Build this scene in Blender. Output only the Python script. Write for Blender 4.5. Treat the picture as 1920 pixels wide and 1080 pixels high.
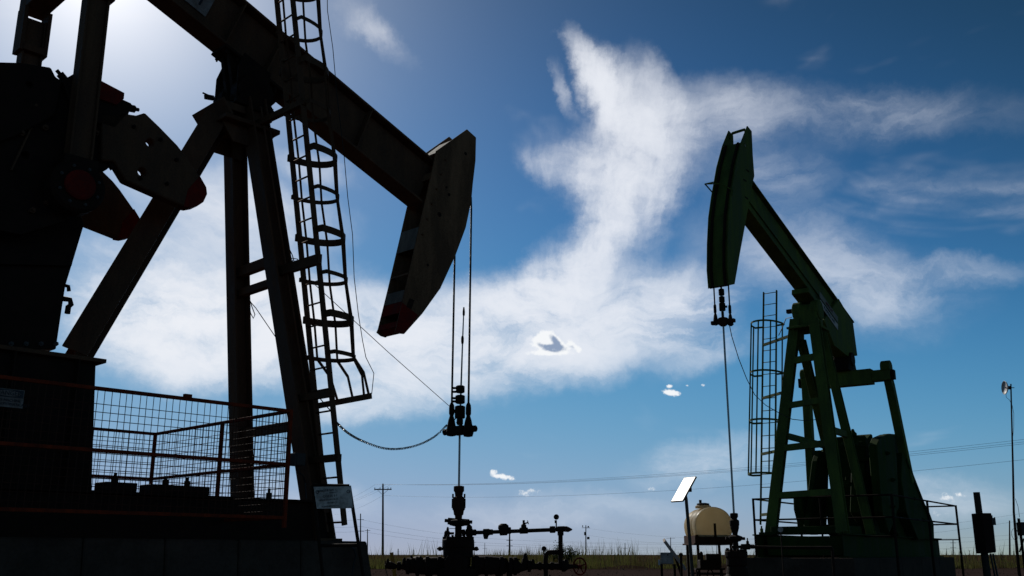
import bpy, bmesh, math, random
from mathutils import Vector, Matrix
R_ = math.radians
random.seed(11)
sc = bpy.context.scene
for o in list(bpy.data.objects): bpy.data.objects.remove(o)

# ---------------------------------------------------------------- camera
CAM_H = 0.8
PITCH = R_(15.0)
FPX = 1867.0                                   # 35 mm lens on a 36 mm sensor, in pixels of a 1920 wide frame
cam_d = bpy.data.cameras.new('camera'); cam_d.lens = 35.0; cam_d.sensor_width = 36.0
cam_d.clip_start = 0.1; cam_d.clip_end = 12000
cam = bpy.data.objects.new('camera', cam_d); sc.collection.objects.link(cam)
cam.location = (0, 0, CAM_H); cam.rotation_euler = (R_(90) + PITCH, 0, 0)
sc.camera = cam
sc.render.resolution_x, sc.render.resolution_y = 1024, 576

def ray(px, py):                               # viewing ray of a point measured in the 1920 x 1080 photograph
    x, y = px - 960, 540 - py
    return Vector((x, FPX*math.cos(PITCH) - y*math.sin(PITCH), FPX*math.sin(PITCH) + y*math.cos(PITCH)))
def azel(px, py):
    r = ray(px, py); return math.atan2(r.x, r.y), math.atan2(r.z, math.hypot(r.x, r.y))
def at(px, py, Y):                             # world point seen at (px, py) at ground distance Y
    r = ray(px, py); t = Y / r.y
    return Vector((r.x*t, Y, CAM_H + r.z*t))

# ---------------------------------------------------------------- sky, sun, exposure
SUN_AZ, SUN_EL = azel(178, -70)
sun_d = bpy.data.lights.new('sun', 'SUN'); sun_d.energy = 3.0; sun_d.angle = R_(0.5); sun_d.color = (1, .95, .87)
sun = bpy.data.objects.new('sun', sun_d); sc.collection.objects.link(sun)
sdir = Vector((math.sin(SUN_AZ)*math.cos(SUN_EL), math.cos(SUN_AZ)*math.cos(SUN_EL), math.sin(SUN_EL)))
sun.rotation_euler = (-sdir).to_track_quat('-Z', 'Y').to_euler(); sun.location = sdir*200

world = bpy.data.worlds.new('World'); sc.world = world; world.cycles.sampling_method = 'MANUAL'; world.cycles.sample_map_resolution = 256; world.use_nodes = True
W = world.node_tree; W.nodes.clear()
class G:                                       # small node-graph writer
    def __init__(s, t): s.t = t
    def n(s, typ, **k):
        a = s.t.nodes.new(typ)
        for q, v in k.items(): setattr(a, q, v)
        return a
    def put(s, sock, v):
        if isinstance(v, bpy.types.NodeSocket): s.t.links.new(v, sock)
        elif v is not None: sock.default_value = v
    def m(s, op, a, b=None, c=None, clamp=False):
        x = s.n('ShaderNodeMath', operation=op, use_clamp=clamp)
        s.put(x.inputs[0], a); s.put(x.inputs[1], b)
        if c is not None: s.put(x.inputs[2], c)
        return x.outputs[0]
    def v(s, op, a, b=None):
        x = s.n('ShaderNodeVectorMath', operation=op); s.put(x.inputs[0], a)
        if b is not None: s.put(x.inputs[3] if op == 'SCALE' else x.inputs[1], b)
        return x.outputs['Value'] if op in ('LENGTH', 'DOT_PRODUCT') else x.outputs[0]
    def noise(s, vec, scale, detail=4, rough=.5, dist=0., col=False):
        x = s.n('ShaderNodeTexNoise'); s.put(x.inputs['Vector'], vec)
        x.inputs['Scale'].default_value = scale; x.inputs['Detail'].default_value = detail
        x.inputs['Roughness'].default_value = rough; x.inputs['Distortion'].default_value = dist
        return x.outputs['Color' if col else 'Fac']
    def map(s, vec, loc=(0,0,0), rot=(0,0,0), scale=(1,1,1), typ='POINT'):
        x = s.n('ShaderNodeMapping', vector_type=typ); s.put(x.inputs[0], vec)
        x.inputs[1].default_value = loc; x.inputs[2].default_value = rot; x.inputs[3].default_value = scale
        return x.outputs[0]
    def mr(s, val, a, b, c=0., d=1., smooth=True):
        x = s.n('ShaderNodeMapRange'); x.interpolation_type = 'SMOOTHSTEP' if smooth else 'LINEAR'
        s.put(x.inputs[0], val)
        for i, q in zip((1, 2, 3, 4), (a, b, c, d)): s.put(x.inputs[i], q)
        return x.outputs[0]
    def mix(s, f, a, b, blend='MIX'):
        x = s.n('ShaderNodeMix', data_type='RGBA', blend_type=blend)
        s.put(x.inputs[0], f); s.put(x.inputs[6], a); s.put(x.inputs[7], b)
        return x.outputs[2]
g = G(W)
sky = g.n('ShaderNodeTexSky', sky_type='NISHITA'); sky.sun_disc = False
sky.sun_elevation = SUN_EL; sky.sun_rotation = SUN_AZ
sky.altitude = 1200; sky.air_density = 1.0; sky.dust_density = 0.15; sky.ozone_density = 4.0
tc = g.n('ShaderNodeTexCoord')
D = g.v('NORMALIZE', tc.outputs['Generated'])
sx = g.n('ShaderNodeSeparateXYZ'); g.put(sx.inputs[0], D)
az = g.m('ARCTAN2', sx.outputs[0], sx.outputs[1]); el = g.m('ARCSINE', sx.outputs[2])
cv = g.n('ShaderNodeCombineXYZ'); g.put(cv.inputs[0], az); g.put(cv.inputs[1], el)
AE = cv.outputs[0]
sunang = g.m('ARCCOSINE', g.v('DOT_PRODUCT', D, tuple(sdir)))
def warp(amount, scale, detail=4, rough=.55):
    c = g.v('SUBTRACT', g.noise(AE, scale, detail, rough, 0, True), (.5, .5, .5))
    return g.v('MULTIPLY', c, (amount*1.4, amount, 0))
Wv = g.v('ADD', g.v('ADD', AE, warp(.040, 5, 2)), warp(.044, 15, 7, .66))
def stroke(x0, y0, x1, y1, wid, s, vec=None, hard=0.):
    """one soft streak of cloud between two points of the sky, wid = half width in px (1930 px per radian)"""
    a0, e0 = azel(x0, y0); a1, e1 = azel(x1, y1)
    L_ = math.hypot(a1-a0, e1-e0)/2 + wid/1930.
    mp = g.map(vec or Wv, ((a0+a1)/2, (e0+e1)/2, 0), (0, 0, math.atan2(e1-e0, a1-a0)), (L_, wid/1930., 1), 'TEXTURE')
    return g.mr(g.v('LENGTH', mp), 1.0, hard, 0, s)
def total(lst, vec=None, hard=0.):
    acc = None
    for q in lst:
        r = stroke(*q, vec=vec, hard=hard)
        acc = r if acc is None else g.m('ADD', acc, r)
    return acc
# the tall plume of cirrus, then its fan towards the left, veils and side streaks
plume = total([
 (1095,95, 1150,220, 42, .9), (1150,220, 1175,330, 60, .6),  (1110,120, 1170,240, 75, 1.3), (1070,70, 1100,140, 40, .7), (1190,150, 1260,250, 95, 1.0), (1160,250, 1165,400, 130, 1.2), (1240,260, 1210,370, 90, .6),
 (1050,320, 1150,340, 70, .65), (985,300, 1040,335, 40, .28), (1035,130, 1062,215, 24, .32), (1140,400, 1090,530, 75, 1.2), (1060,490, 1000,600, 90, .9),
 (1110,510, 900,610, 90, 1.0), (960,580, 700,640, 110, .9), (1000,640, 560,640, 150, .9), (1250,560, 1050,640, 130, 1.3), (1200,600, 1320,580, 105, .9),
 (1150,650, 850,690, 80, .8), (880,700, 600,760, 80, .6), (400,560, 700,600, 130, .6), (200,600, 600,620, 135, 2.8), (150,520, 420,500, 90, .55),
 (300,420, 600,430, 100, .6), (230,330, 500,370, 80, .35), (520,300, 640,330, 50, .3), (650,0, 730,70, 45, .30), (690,20, 750,120, 40, .22),
 (1260,225, 1420,205, 100, .38), (1330,205, 1750,205, 75, .17), (1500,190, 1950,215, 60, .10), (1340,450, 1640,500, 130, .27), (1450,530, 1760,560, 115, .22), (1540,600, 1740,540, 70, .15), (1650,510, 1940,515, 40, .28),
 (1300,330, 1560,320, 80, .16), (1180,880, 1440,850, 60, .4), (560,770, 760,750, 50, .35), (480,900, 720,950, 50, .25), (700,970, 1400,950, 50, .2),
 (1230,690, 1400,640, 60, .35), (1600,940, 1900,930, 60, .3), ])
fan = g.v('SUBTRACT', g.v('ADD', AE, g.v('SCALE', g.v('SUBTRACT', Wv, AE), .5)), (*azel(1075, 930), 0))   # ice fibres fan out from the foot of the plume
fx = g.n('ShaderNodeSeparateXYZ'); g.put(fx.inputs[0], g.v('NORMALIZE', fan))
fv = g.n('ShaderNodeCombineXYZ'); g.put(fv.inputs[0], fx.outputs[0]); g.put(fv.inputs[1], fx.outputs[1]); g.put(fv.inputs[2], g.m('MULTIPLY', g.v('LENGTH', fan), .9))
fib = g.noise(fv.outputs[0], 5.2, 8, .68, .35)
fib2 = g.noise(g.map(Wv, (0,0,0), (0,0,R_(-14)), (1, 2.4, 1)), 7.5, 7, .66, .3)
wf_ = g.m('MULTIPLY', g.mr(el, azel(1080,640)[1], azel(1080,430)[1], .06, .62), g.mr(az, azel(1230,300)[0], azel(1420,300)[0], 1, .1))
fld = g.m('ADD', g.m('MULTIPLY', fib, wf_), g.m('MULTIPLY', fib2, g.m('SUBTRACT', 1.0, wf_)))
far_c = g.mr(g.noise(g.map(AE, (3.1,1.7,0), (0,0,R_(12)), (1.6, 4.5, 1)), 2.0, 4, .6, .5), .56, .82, 0, .42)   # the same thin cirrus goes on over the rest of the sky
dens = g.m('ADD', plume, g.m('MULTIPLY', far_c, .5))
tex = g.mr(fld, .33, .69, .26, 1.7)
a_c = g.m('MULTIPLY', g.m('SUBTRACT', 1.0, g.m('EXPONENT', g.m('MULTIPLY', g.m('MULTIPLY', dens, tex), -1.45))), .96)
# small fair-weather cumulus: bright puffs with blue-grey shaded bodies
puffs = [(1000,646,1055,650,21,1.1),(1004,636,1030,630,20,1.1),(1026,628,1044,642,19,1.1),(1048,648,1068,656,14,.9),(950,661,1096,663,9,.9),(1068,640,1078,648,12,.9),(1078,650,1090,659,9,.8),
 (1236,733,1284,741,11,1.),(1250,724,1262,724,6,.9),(1286,723,1290,723,4,.6),(1316,722,1322,722,5,.55),
 (915,890,975,898,10,.9),(918,883,932,884,8,.8),(955,922,1030,925,18,.45),(1210,915,1232,918,8,.4),
 (1745,930,1810,935,18,.40),(1790,925,1812,930,10,.35),(1700,960,1800,965,16,.3),(640,860,680,852,7,.25),]
body = [(1012,651,1062,655,12,1.4),(1033,631,1050,648,11,1.3),(1000,642,1020,648,7,.5),(1068,648,1078,654,6,.6),(1740,938,1800,942,12,.6),]
cn = g.m('SUBTRACT', g.noise(AE, 150, 5, .62), .5)
pb = total(puffs, AE, 0.)
a_p = g.mr(g.m('ADD', pb, g.m('MULTIPLY', g.m('MULTIPLY', cn, 1.9), g.mr(pb, .0, .35))), .25, .85, 0, .97)
a_b = g.mr(g.m('ADD', total(body, AE, 0.), g.m('MULTIPLY', cn, -1.3)), .15, 1.0, 0, 1.)
# brightness of thin ice cloud grows towards the sun (forward scattering)
near = g.m('POWER', g.mr(sunang, 1.05, 0.0, 0, 1, smooth=False), 2.0)
ccol = g.mix(near, (7.9, 8.3, 9.1, 1), (9.7, 9.6, 9.7, 1))
haze = g.m('MULTIPLY', g.m('EXPONENT', g.m('MULTIPLY', sunang, -9.0)), 1.3, clamp=True)      # milky veil of ice crystals round the sun
skc = g.n('ShaderNodeGamma'); g.put(skc.inputs[0], sky.outputs[0]); skc.inputs[1].default_value = 1.45
lin = g.mix(1.0, skc.outputs[0], (.034, .040, .044, 1), 'MULTIPLY')
sp = g.n('ShaderNodeSeparateColor'); g.put(sp.inputs[0], lin)
def tone(v, p, a, b):                          # response of the camera's deep-blue, polarised rendering, one curve per channel
    z = g.m('POWER', v, p)
    return g.m('MULTIPLY', g.m('DIVIDE', g.m('MULTIPLY', z, a), g.m('ADD', g.m('MULTIPLY', z, b), 1.0)), 10.0)
cmb = g.n('ShaderNodeCombineColor')
for i, q in enumerate(((1.5, 1.85, 4.2), (2.0, 5.0, 11.4), (3.0, 4.1, 6.6))): g.put(cmb.inputs[i], tone(sp.outputs[i], *q))
base = cmb.outputs[0]
c1 = g.mix(haze, base, (10.3, 10.5, 11.2, 1))
c2 = g.mix(a_c, c1, ccol)
c3 = g.mix(a_p, c2, g.mix(a_b, (9.2, 9.4, 9.6, 1), (2.6, 3.4, 4.9, 1)))
bg = g.n('ShaderNodeBackground'); g.put(bg.inputs[0], c3); bg.inputs[1].default_value = 0.1
wo = g.n('ShaderNodeOutputWorld'); W.links.new(bg.outputs[0], wo.inputs[0])

vs = sc.view_settings; vs.view_transform = 'Standard'; vs.look = 'None'; vs.gamma = 1.0; vs.use_curve_mapping = False
vs.exposure = 0.0

# ================================================================ helpers
COL = sc.collection
class Frame:
    """a vertical survey frame standing on the ground: X along a machine, Y across it, Z up"""
    def __init__(s, ox, oy, deg=0.0):
        s.o = Vector((ox, oy, 0)); a = R_(deg); s.a = a
        s.M = Matrix.Translation(s.o) @ Matrix.Rotation(a, 4, 'Z'); s.I = s.M.inverted()
        s.c = s.I @ Vector((0, 0, CAM_H))
    def _r(s, px, py): return s.I.to_3x3() @ ray(px, py)
    def y(s, px, py, y=0.):
        r = s._r(px, py); t = (y - s.c.y)/r.y; return s.c + r*t
    def x(s, px, py, x=0.):
        r = s._r(px, py); t = (x - s.c.x)/r.x; return s.c + r*t
    def z(s, px, py, z=0.):
        r = s._r(px, py); t = (z - s.c.z)/r.z; return s.c + r*t
    def root(s, name, label, cat, group=None):
        o = bpy.data.objects.new(name, None); COL.objects.link(o); o.empty_display_size = .3
        o.location = s.o; o.rotation_euler = (0, 0, s.a)
        o['label'] = label; o['category'] = cat
        if group: o['group'] = group
        return o
def V(*a): return Vector(a)
def lerp(a, b, t): return a + (b - a)*t
class MB:
    def __init__(s): s.v = []; s.f = []; s.sm = []
    def add(s, vs, fs, smooth=False):
        k = len(s.v); s.v += [tuple(p) for p in vs]; s.f += [tuple(i + k for i in f) for f in fs]; s.sm += [smooth]*len(fs); return s
    def box(s, c, d, M=None):
        c = Vector(c); h = Vector(d)/2
        vs = [Vector((x, y, z)) for x in (-h.x, h.x) for y in (-h.y, h.y) for z in (-h.z, h.z)]
        vs = [(M @ p if M else p) + c for p in vs]
        return s.add(vs, [(0,1,3,2), (4,6,7,5), (0,4,5,1), (2,3,7,6), (0,2,6,4), (1,5,7,3)])
    def axes(s, a, b, up):
        d = (b - a).normalized(); up = Vector(up)
        w = d.cross(up)
        if w.length < 1e-4: w = d.cross(Vector((1, 0, 0)))
        w.normalize(); u = w.cross(d).normalized(); return d, w, u
    def bar(s, a, b, w, h, up=(0,0,1), ou=0., ow=0., w2=None, h2=None):
        a, b = Vector(a), Vector(b); d, W_, U = s.axes(a, b, up); vs = []
        for p, ww, hh in ((a, w, h), (b, w2 or w, h2 or h)):
            for i, j in ((-1,-1), (1,-1), (1,1), (-1,1)): vs.append(p + W_*(i*ww/2 + ow) + U*(j*hh/2 + ou))
        return s.add(vs, [(0,1,2,3), (7,6,5,4), (0,4,5,1), (1,5,6,2), (2,6,7,3), (3,7,4,0)])
    def ibeam(s, a, b, h, w, tf=.03, tw=.02, up=(0,0,1)):
        s.bar(a, b, w, tf, up, ou=h/2 - tf/2); s.bar(a, b, w, tf, up, ou=-(h/2 - tf/2))
        return s.bar(a, b, tw, h - 2*tf, up)
    def tube(s, pts, r, n=8, caps=True):
        pts = [Vector(p) for p in pts]; rs = r if isinstance(r, (list, tuple)) else [r]*len(pts); vs = []; fs = []
        ref = None
        for i, p in enumerate(pts):
            d = (pts[min(i+1, len(pts)-1)] - pts[max(i-1, 0)])
            d = d.normalized() if d.length > 1e-9 else Vector((0,0,1))
            if ref is None: ref = d.orthogonal().normalized()
            ref = (ref - d*ref.dot(d)); ref = ref.normalized() if ref.length > 1e-6 else d.orthogonal().normalized()
            q = d.cross(ref)
            for k in range(n):
                t = 2*math.pi*k/n; vs.append(p + (ref*math.cos(t) + q*math.sin(t))*rs[i])
        m = len(pts)
        for i in range(m-1):
            for k in range(n): fs.append((i*n+k, i*n+(k+1)%n, (i+1)*n+(k+1)%n, (i+1)*n+k))
        if caps: fs += [tuple(reversed(range(n))), tuple(range((m-1)*n, m*n))]
        return s.add(vs, fs, n > 5)
    def lathe(s, prof, o, ax=(0,0,1), n=20):
        """prof = [(radius, distance along the axis)]"""
        o = Vector(o); ax = Vector(ax).normalized(); e = ax.orthogonal().normalized(); q = ax.cross(e); vs = []; fs = []
        for r, z in prof:
            for k in range(n):
                t = 2*math.pi*k/n; vs.append(o + ax*z + (e*math.cos(t) + q*math.sin(t))*max(r, 1e-4))
        for i in range(len(prof)-1):
            for k in range(n): fs.append((i*n+k, i*n+(k+1)%n, (i+1)*n+(k+1)%n, (i+1)*n+k))
        fs += [tuple(reversed(range(n))), tuple(range((len(prof)-1)*n, len(prof)*n))]
        return s.add(vs, fs)
    def prism(s, poly, y0, y1, holes=()):
        """outline in the X-Z plane (2D pairs or points), extruded from y0 to y1"""
        loops = [[(p[0], p[-1]) for p in poly]] + [[(p[0], p[-1]) for p in h] for h in holes]
        flat = [q for l in loops for q in l]
        tri = mathutils.geometry.tessellate_polygon([[Vector((a, b, 0)) for a, b in l] for l in loops])
        N = len(flat); vs = [(a, y0, b) for a, b in flat] + [(a, y1, b) for a, b in flat]
        fs = [tuple(t) for t in tri] + [tuple(i + N for i in reversed(t)) for t in tri]
        k = 0
        for l in loops:
            m = len(l)
            for i in range(m): a, b = k + i, k + (i+1) % m; fs.append((a, b, b+N, a+N))
            k += m
        return s.add(vs, fs)
    def mesh(s, name, mat):
        me = bpy.data.meshes.new(name); me.from_pydata(s.v, [], s.f); me.materials.append(mat)
        me.polygons.foreach_set('use_smooth', s.sm)
        bm = bmesh.new(); bm.from_mesh(me); bmesh.ops.recalc_face_normals(bm, faces=bm.faces); bm.to_mesh(me); bm.free()
        return me
    def build(s, name, mat, parent=None, bevel=0., smooth=False, **tags):
        me = s.mesh(name, mat); o = bpy.data.objects.new(name, me); COL.objects.link(o); o.parent = parent
        if smooth:
            me.polygons.foreach_set('use_smooth', [True]*len(me.polygons))
            me.set_sharp_from_angle(angle=R_(38))
        elif any(s.sm): me.set_sharp_from_angle(angle=R_(40))
        if bevel:
            b = o.modifiers.new('b', 'BEVEL'); b.width = bevel; b.segments = 1; b.limit_method = 'ANGLE'; b.angle_limit = R_(40)
        for k, v in tags.items(): o[k] = v
        return o
def inst(me, name, parent, M):
    o = bpy.data.objects.new(name, me); COL.objects.link(o); o.parent = parent; o.matrix_basis = M; return o
def span(a, b, up=(0,0,1)):                    # matrix that lays a unit rod (x from 0 to 1) from a to b
    a, b = Vector(a), Vector(b); d = b - a; L_ = d.length; d = d/L_; w = d.cross(Vector(up))
    if w.length < 1e-4: w = d.cross(Vector((0, 1, 0)))
    w.normalize(); u = w.cross(d)
    m = Matrix((( d.x*L_, w.x, u.x, a.x), (d.y*L_, w.y, u.y, a.y), (d.z*L_, w.z, u.z, a.z), (0,0,0,1))); return m
def ring(c, r, n=14): return [(c[0] + r*math.cos(2*math.pi*k/n), c[-1] + r*math.sin(2*math.pi*k/n)) for k in range(n)]
import mathutils, mathutils.geometry
def sag(a, b, s, n=24):
    a, b = Vector(a), Vector(b); return [lerp(a, b, t/n) - Vector((0, 0, s*4*(t/n)*(1-t/n))) for t in range(n+1)]

# ---------------------------------------------------------------- materials
def material(name, col, rough=.6, metal=0., dirt=None, scale=3., amount=.5, bump=.15, fine=40., spec=.4, streak=False):
    m = bpy.data.materials.new(name); m.use_nodes = True; t = m.node_tree; q = G(t)
    b = t.nodes['Principled BSDF']; tc_ = q.n('ShaderNodeTexCoord').outputs['Object']
    v = q.map(tc_, scale=(1, 1, .22)) if streak else tc_
    n1 = q.noise(v, scale, 6, .65, .3); n2 = q.noise(tc_, fine, 4, .6)
    dirt = dirt or tuple(c*.45 for c in col)
    f = q.mr(q.m('ADD', q.m('MULTIPLY', n1, .75), q.m('MULTIPLY', n2, .25)), .5 - amount*.28, .5 + .22, 1, 0)
    c = q.mix(f, (*col, 1), (*dirt, 1))
    c = q.mix(q.m('MULTIPLY', n2, .5), c, tuple(x*.7 for x in col) + (1,))
    t.links.new(c, b.inputs['Base Color'])
    t.links.new(q.mr(n1, .3, .7, max(rough-.12, .05), min(rough+.15, 1)), b.inputs['Roughness'])
    b.inputs['Metallic'].default_value = metal; b.inputs['Specular IOR Level'].default_value = spec
    if bump:
        bp = q.n('ShaderNodeBump'); bp.inputs['Strength'].default_value = bump; bp.inputs['Distance'].default_value = .02
        q.put(bp.inputs['Height'], n2); t.links.new(bp.outputs[0], b.inputs['Normal'])
    return m
M_ = dict(
 brown=material('brown_black_machine_paint', (.130, .062, .032), .75, dirt=(.050, .022, .011), streak=True, spec=.15),
 dark=material('oily_dark_steel', (.018, .0115, .009), .75, dirt=(.026, .011, .006), scale=5, spec=.08),
 head=material('weathered_beige_brown_paint', (.25, .128, .066), .8, dirt=(.065, .030, .014), scale=2.2, amount=.35, streak=True, spec=.15),
 stripe=material('dimmed_cream_stripe_paint', (.20, .17, .14), .8, dirt=(.06, .045, .035), scale=4, streak=True, spec=.15),  # darker copy of the cream below, for the dimmer rear plates
 pale=material('pale_and_skylit_cream_paint', (.30, .27, .22), .7, dirt=(.10, .08, .06), scale=4, streak=True),  # lit cream copy for the head's top plate; plain pale paint elsewhere
 red=material('faded_red_paint', (.20, .012, .008), .85, spec=.1, dirt=(.08, .008, .006), scale=4),
 rust=material('rusty_red_brown_steel', (.085, .030, .018), .85, dirt=(.03, .014, .010), scale=6, spec=.08),
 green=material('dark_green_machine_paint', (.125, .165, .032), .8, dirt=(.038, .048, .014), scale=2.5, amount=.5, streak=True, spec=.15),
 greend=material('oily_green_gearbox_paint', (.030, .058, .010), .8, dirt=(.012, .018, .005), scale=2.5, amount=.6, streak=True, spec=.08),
 green2=material('yellow_green_underside_paint', (.040, .075, .012), .6, dirt=(.016, .026, .006), scale=3, streak=True),
 orange=material('orange_red_guard_paint', (.27, .034, .010), .85, spec=.08, dirt=(.08, .014, .007), scale=8),
 steel=material('worn_bright_steel', (.30, .29, .28), .3, 1., scale=12, bump=.05),
 galv=material('galvanised_steel', (.10, .088, .080), .7, 0, scale=10, bump=.05, spec=.15),
 concrete=material('oil_stained_concrete', (.085, .058, .044), .95, spec=.05, dirt=(.030, .021, .016), scale=1.6, amount=.6, bump=.5, fine=25),
 plate=material('grimy_plate_paint', (.30, .26, .24), .7, dirt=(.14, .10, .08), scale=6, bump=.03, spec=.1),
 sign=material('dusty_white_sign_plate', (.78, .66, .58), .6, dirt=(.18, .13, .11), scale=6, bump=.03),
 ink=material('dark_sign_ink', (.012, .012, .02), .6, bump=0),
 wood=material('dark_creosoted_pole', (.040, .028, .020), .9, scale=6, streak=True, bump=.4),
 cable=material('greasy_wire_rope', (.014, .013, .012), .5, .3, scale=40, fine=220, bump=.5),
 black=material('black_rubber_sheath', (.010, .010, .011), .5, bump=.05),
 tank=material('beige_plastic_tank', (.86, .75, .54), .45, dirt=(.74, .61, .40), scale=2.5, amount=.35, bump=.05),
 box=material('beige_cabinet_paint', (.50, .42, .37), .75, spec=.1, dirt=(.14, .12, .11), scale=5, bump=.05),
 grey=material('grey_cabinet_paint', (.085, .072, .064), .8, spec=.1, bump=.05),
 yellow=material('orange_yellow_marker', (.50, .20, .01), .6, bump=.05),
 dish=material('white_dish_coating', (.60, .58, .58), .5, bump=.02),
)
def text_mesh(body, size, name, mat, align='CENTER'):
    cu = bpy.data.curves.new(name, 'FONT'); cu.body = body; cu.size = size; cu.extrude = .0015; cu.align_x = align; cu.align_y = 'CENTER'; cu.resolution_u = 2
    o = bpy.data.objects.new(name, cu); COL.objects.link(o)
    bpy.context.view_layer.update(); dg = bpy.context.evaluated_depsgraph_get()
    me = bpy.data.meshes.new_from_object(o.evaluated_get(dg)); bpy.data.objects.remove(o); me.materials.clear(); me.materials.append(mat)
    return me
_nut = {}
def nut(parent, p, ax, r=.03, h=.03, mat='dark', name='bolt'):
    k = (mat,)
    if k not in _nut: _nut[k] = MB().lathe([(1, -.3), (1, 1), (.5, 1), (.5, 1.7)], (0,0,0), (0,0,1), 6).mesh('bolt', M_[mat])
    ax = Vector(ax).normalized()
    return inst(_nut[k], name, parent, Matrix.Translation(Vector(p)) @ ax.to_track_quat('Z', 'Y').to_matrix().to_4x4() @ Matrix.Diagonal((r, r, h, 1)))

def translucent(m, f):                         # thin plastic wall that lets the sun glow through
    t = m.node_tree; q = G(t); b = t.nodes['Principled BSDF']; tr = q.n('ShaderNodeBsdfTranslucent')
    q.put(tr.inputs[0], b.inputs['Base Color'].links[0].from_socket); mx_ = q.n('ShaderNodeMixShader'); mx_.inputs[0].default_value = f
    t.links.new(b.outputs[0], mx_.inputs[1]); t.links.new(tr.outputs[0], mx_.inputs[2]); t.links.new(mx_.outputs[0], t.nodes['Material Output'].inputs[0])
translucent(M_['tank'], .70)
def collars(lst, parent, mat='dark'):
    for p, d, r, l in lst: MB().lathe([(r*.8,-l/2), (r,-l/2+.01), (r,l/2-.01), (r*.8,l/2)], p, d, 12).build('collar', M_[mat], parent)

# ================================================================ LEFT PUMPJACK (black-brown, large)
L = Frame(-3.79, 14.9, 46)
lp = L.root('pumpjack', 'large black-brown pumpjack close to the camera with a cream and red tipped horse head', 'pumpjack')
SL = -.3777; BA = math.atan(SL); bd = V(math.cos(BA), 0, math.sin(BA)); bu = V(-bd.z, 0, bd.x)
def bz(x): return 8.848 + SL*(x + .85)        # centre line of the beam
b0, b1 = V(-4.7, 0, bz(-4.7)), V(3.12, 0, bz(3.12))
beam = MB().ibeam(b0, b1, .935, .40, .045, .03, bu).build('walking_beam', M_['brown'], lp, bevel=.006)
for x in (-4.4, -2.9, -.98, -.25, 1.6):
    c = V(x, 0, bz(x)); MB().bar(c - bu*.42 + V(0,-.105,0), c + bu*.42 + V(0,-.105,0), .17, .02, (1,0,.4)).bar(c - bu*.42 + V(0,.105,0), c + bu*.42 + V(0,.105,0), .17, .02, (1,0,.4)).build('stiffener', M_['brown'], beam)
# maker's plate on the near side of the web, right end in view
P = [L.y(*q, -.02) for q in ((384,32), (401,-3))]
c = P[0]; up_ = bu; pw, ph = 1.75, .42
pl = MB().bar(c - bd*pw + up_*ph/2 + V(0,-.012,0), c + up_*ph/2 + V(0,-.012,0), .012, ph, bu).build('name_plate', M_['plate'], beam)
tm = text_mesh('OT', .36, 'lettering', M_['ink'], 'RIGHT')
Mt = Matrix.Translation(c - bd*.06 + up_*ph/2 + V(0,-.020,0)) @ Matrix(((bd.x, bu.x, 0, 0), (0, 0, -1, 0), (bd.z, bu.z, 0, 0), (0,0,0,1)))
inst(tm, 'lettering', pl, Mt)

# horse head: two side plates, a curved face, cross plates at the back
near = [(875,242.5), (892,258), (891,302), (886,344), (883,378), (872.6,427), (853.6,478.5), (825,541), (791,588.5), (757,626.5), (740,624), (743.6,609), (762.6,529.7), (785,431), (817.6,283)]
npl = [L.y(a, b, -.25) for a, b in near]
hx = MB().prism(npl, -.265, -.235)
head = hx.build('horse_head', M_['head'], lp, bevel=.006)
fpl = npl[:9] + [L.y(758,625,-.25), L.y(749,622,-.25), L.y(741,615,-.25)] + npl[11:]
MB().prism(fpl, .235, .265).build('side_plate', M_['head'], head, bevel=.006)
arc = npl[1:10]; face = MB()
for a, b in zip(arc[:-1], arc[1:]):
    d = (b - a).normalized(); nrm = V(-d.z, 0, d.x); nrm = nrm if nrm.x < 0 else -nrm
    face.bar(V(a.x,0,a.z) + nrm*.035, V(b.x,0,b.z) + nrm*.035, .47, .02, nrm)
face.build('curved_face', M_['head'], head)
rear = [npl[11], npl[12], npl[13], npl[14]]
def rp(t):                                    # point on the rear edge of the head, t = 0 tip .. 1 top
    a, b = V(npl[11].x,0,npl[11].z), V(npl[14].x,0,npl[14].z); return lerp(a, b, t)
rd = (rp(1) - rp(0)).normalized()
for t0, t1, mt, nm in ((-.01,.02,'red','cross_plate'), (.065,.125,'red','cross_plate'), (.127,.19,'stripe','cross_plate'), (.275,.285,'head','cross_plate'), (.42,.545,'stripe','cross_plate'), (.83,.87,'head','cross_plate')):
    MB().bar(rp(t0) + V(.015,0,0), rp(t1) + V(.015,0,0), .466, .016, (1,0,0)).build(nm, M_[mt], head)
a, b = L.y(818,284,-.25), L.y(873,244,-.25)
MB().bar(V(a.x,0,a.z-.03), V(lerp(a,b,.62).x,0,lerp(a,b,.62).z-.03), .466, .02, (0,0,1)).build('top_plate', M_['pale'], head)  # sky light on this plate is put into its paler colour
# painted red tips lie 2 mm proud of the side plates
rt = [L.y(q[0], q[1], -.268) for q in ((754,567), (784,591), (757.5,625.5), (741,623), (744.6,609))]
MB().prism(rt, -.2675, -.2655).build('red_tip', M_['red'], head)
MB().prism([L.y(q[0], q[1], -.268) for q in ((768,559), (777,563), (771,580), (762,575))], -.269, -.2656).build('hatch', M_['dark'], head)
MB().bar(rp(-.01) + V(.03,0,-.01), V(npl[9].x-.03,0,npl[9].z+.04), .466, .02, (0,0,1)).build('bottom_plate', M_['red'], head)
for q, r in (((873,288),.032), ((837,351),.022), ((842,365),.03), ((824,402),.045), ((802,497),.026)):
    p = L.y(*q, -.266); MB().lathe([(r,-.002), (r,.004)], p, (0,-1,0), 12).build('bolt_hole', M_['dark'], head)
for k in range(6):
    p = lerp(L.y(835,300,-.266), L.y(792,440,-.266), k/5); nut(head, p, (0,-1,0), .022, .02, 'head')

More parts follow.
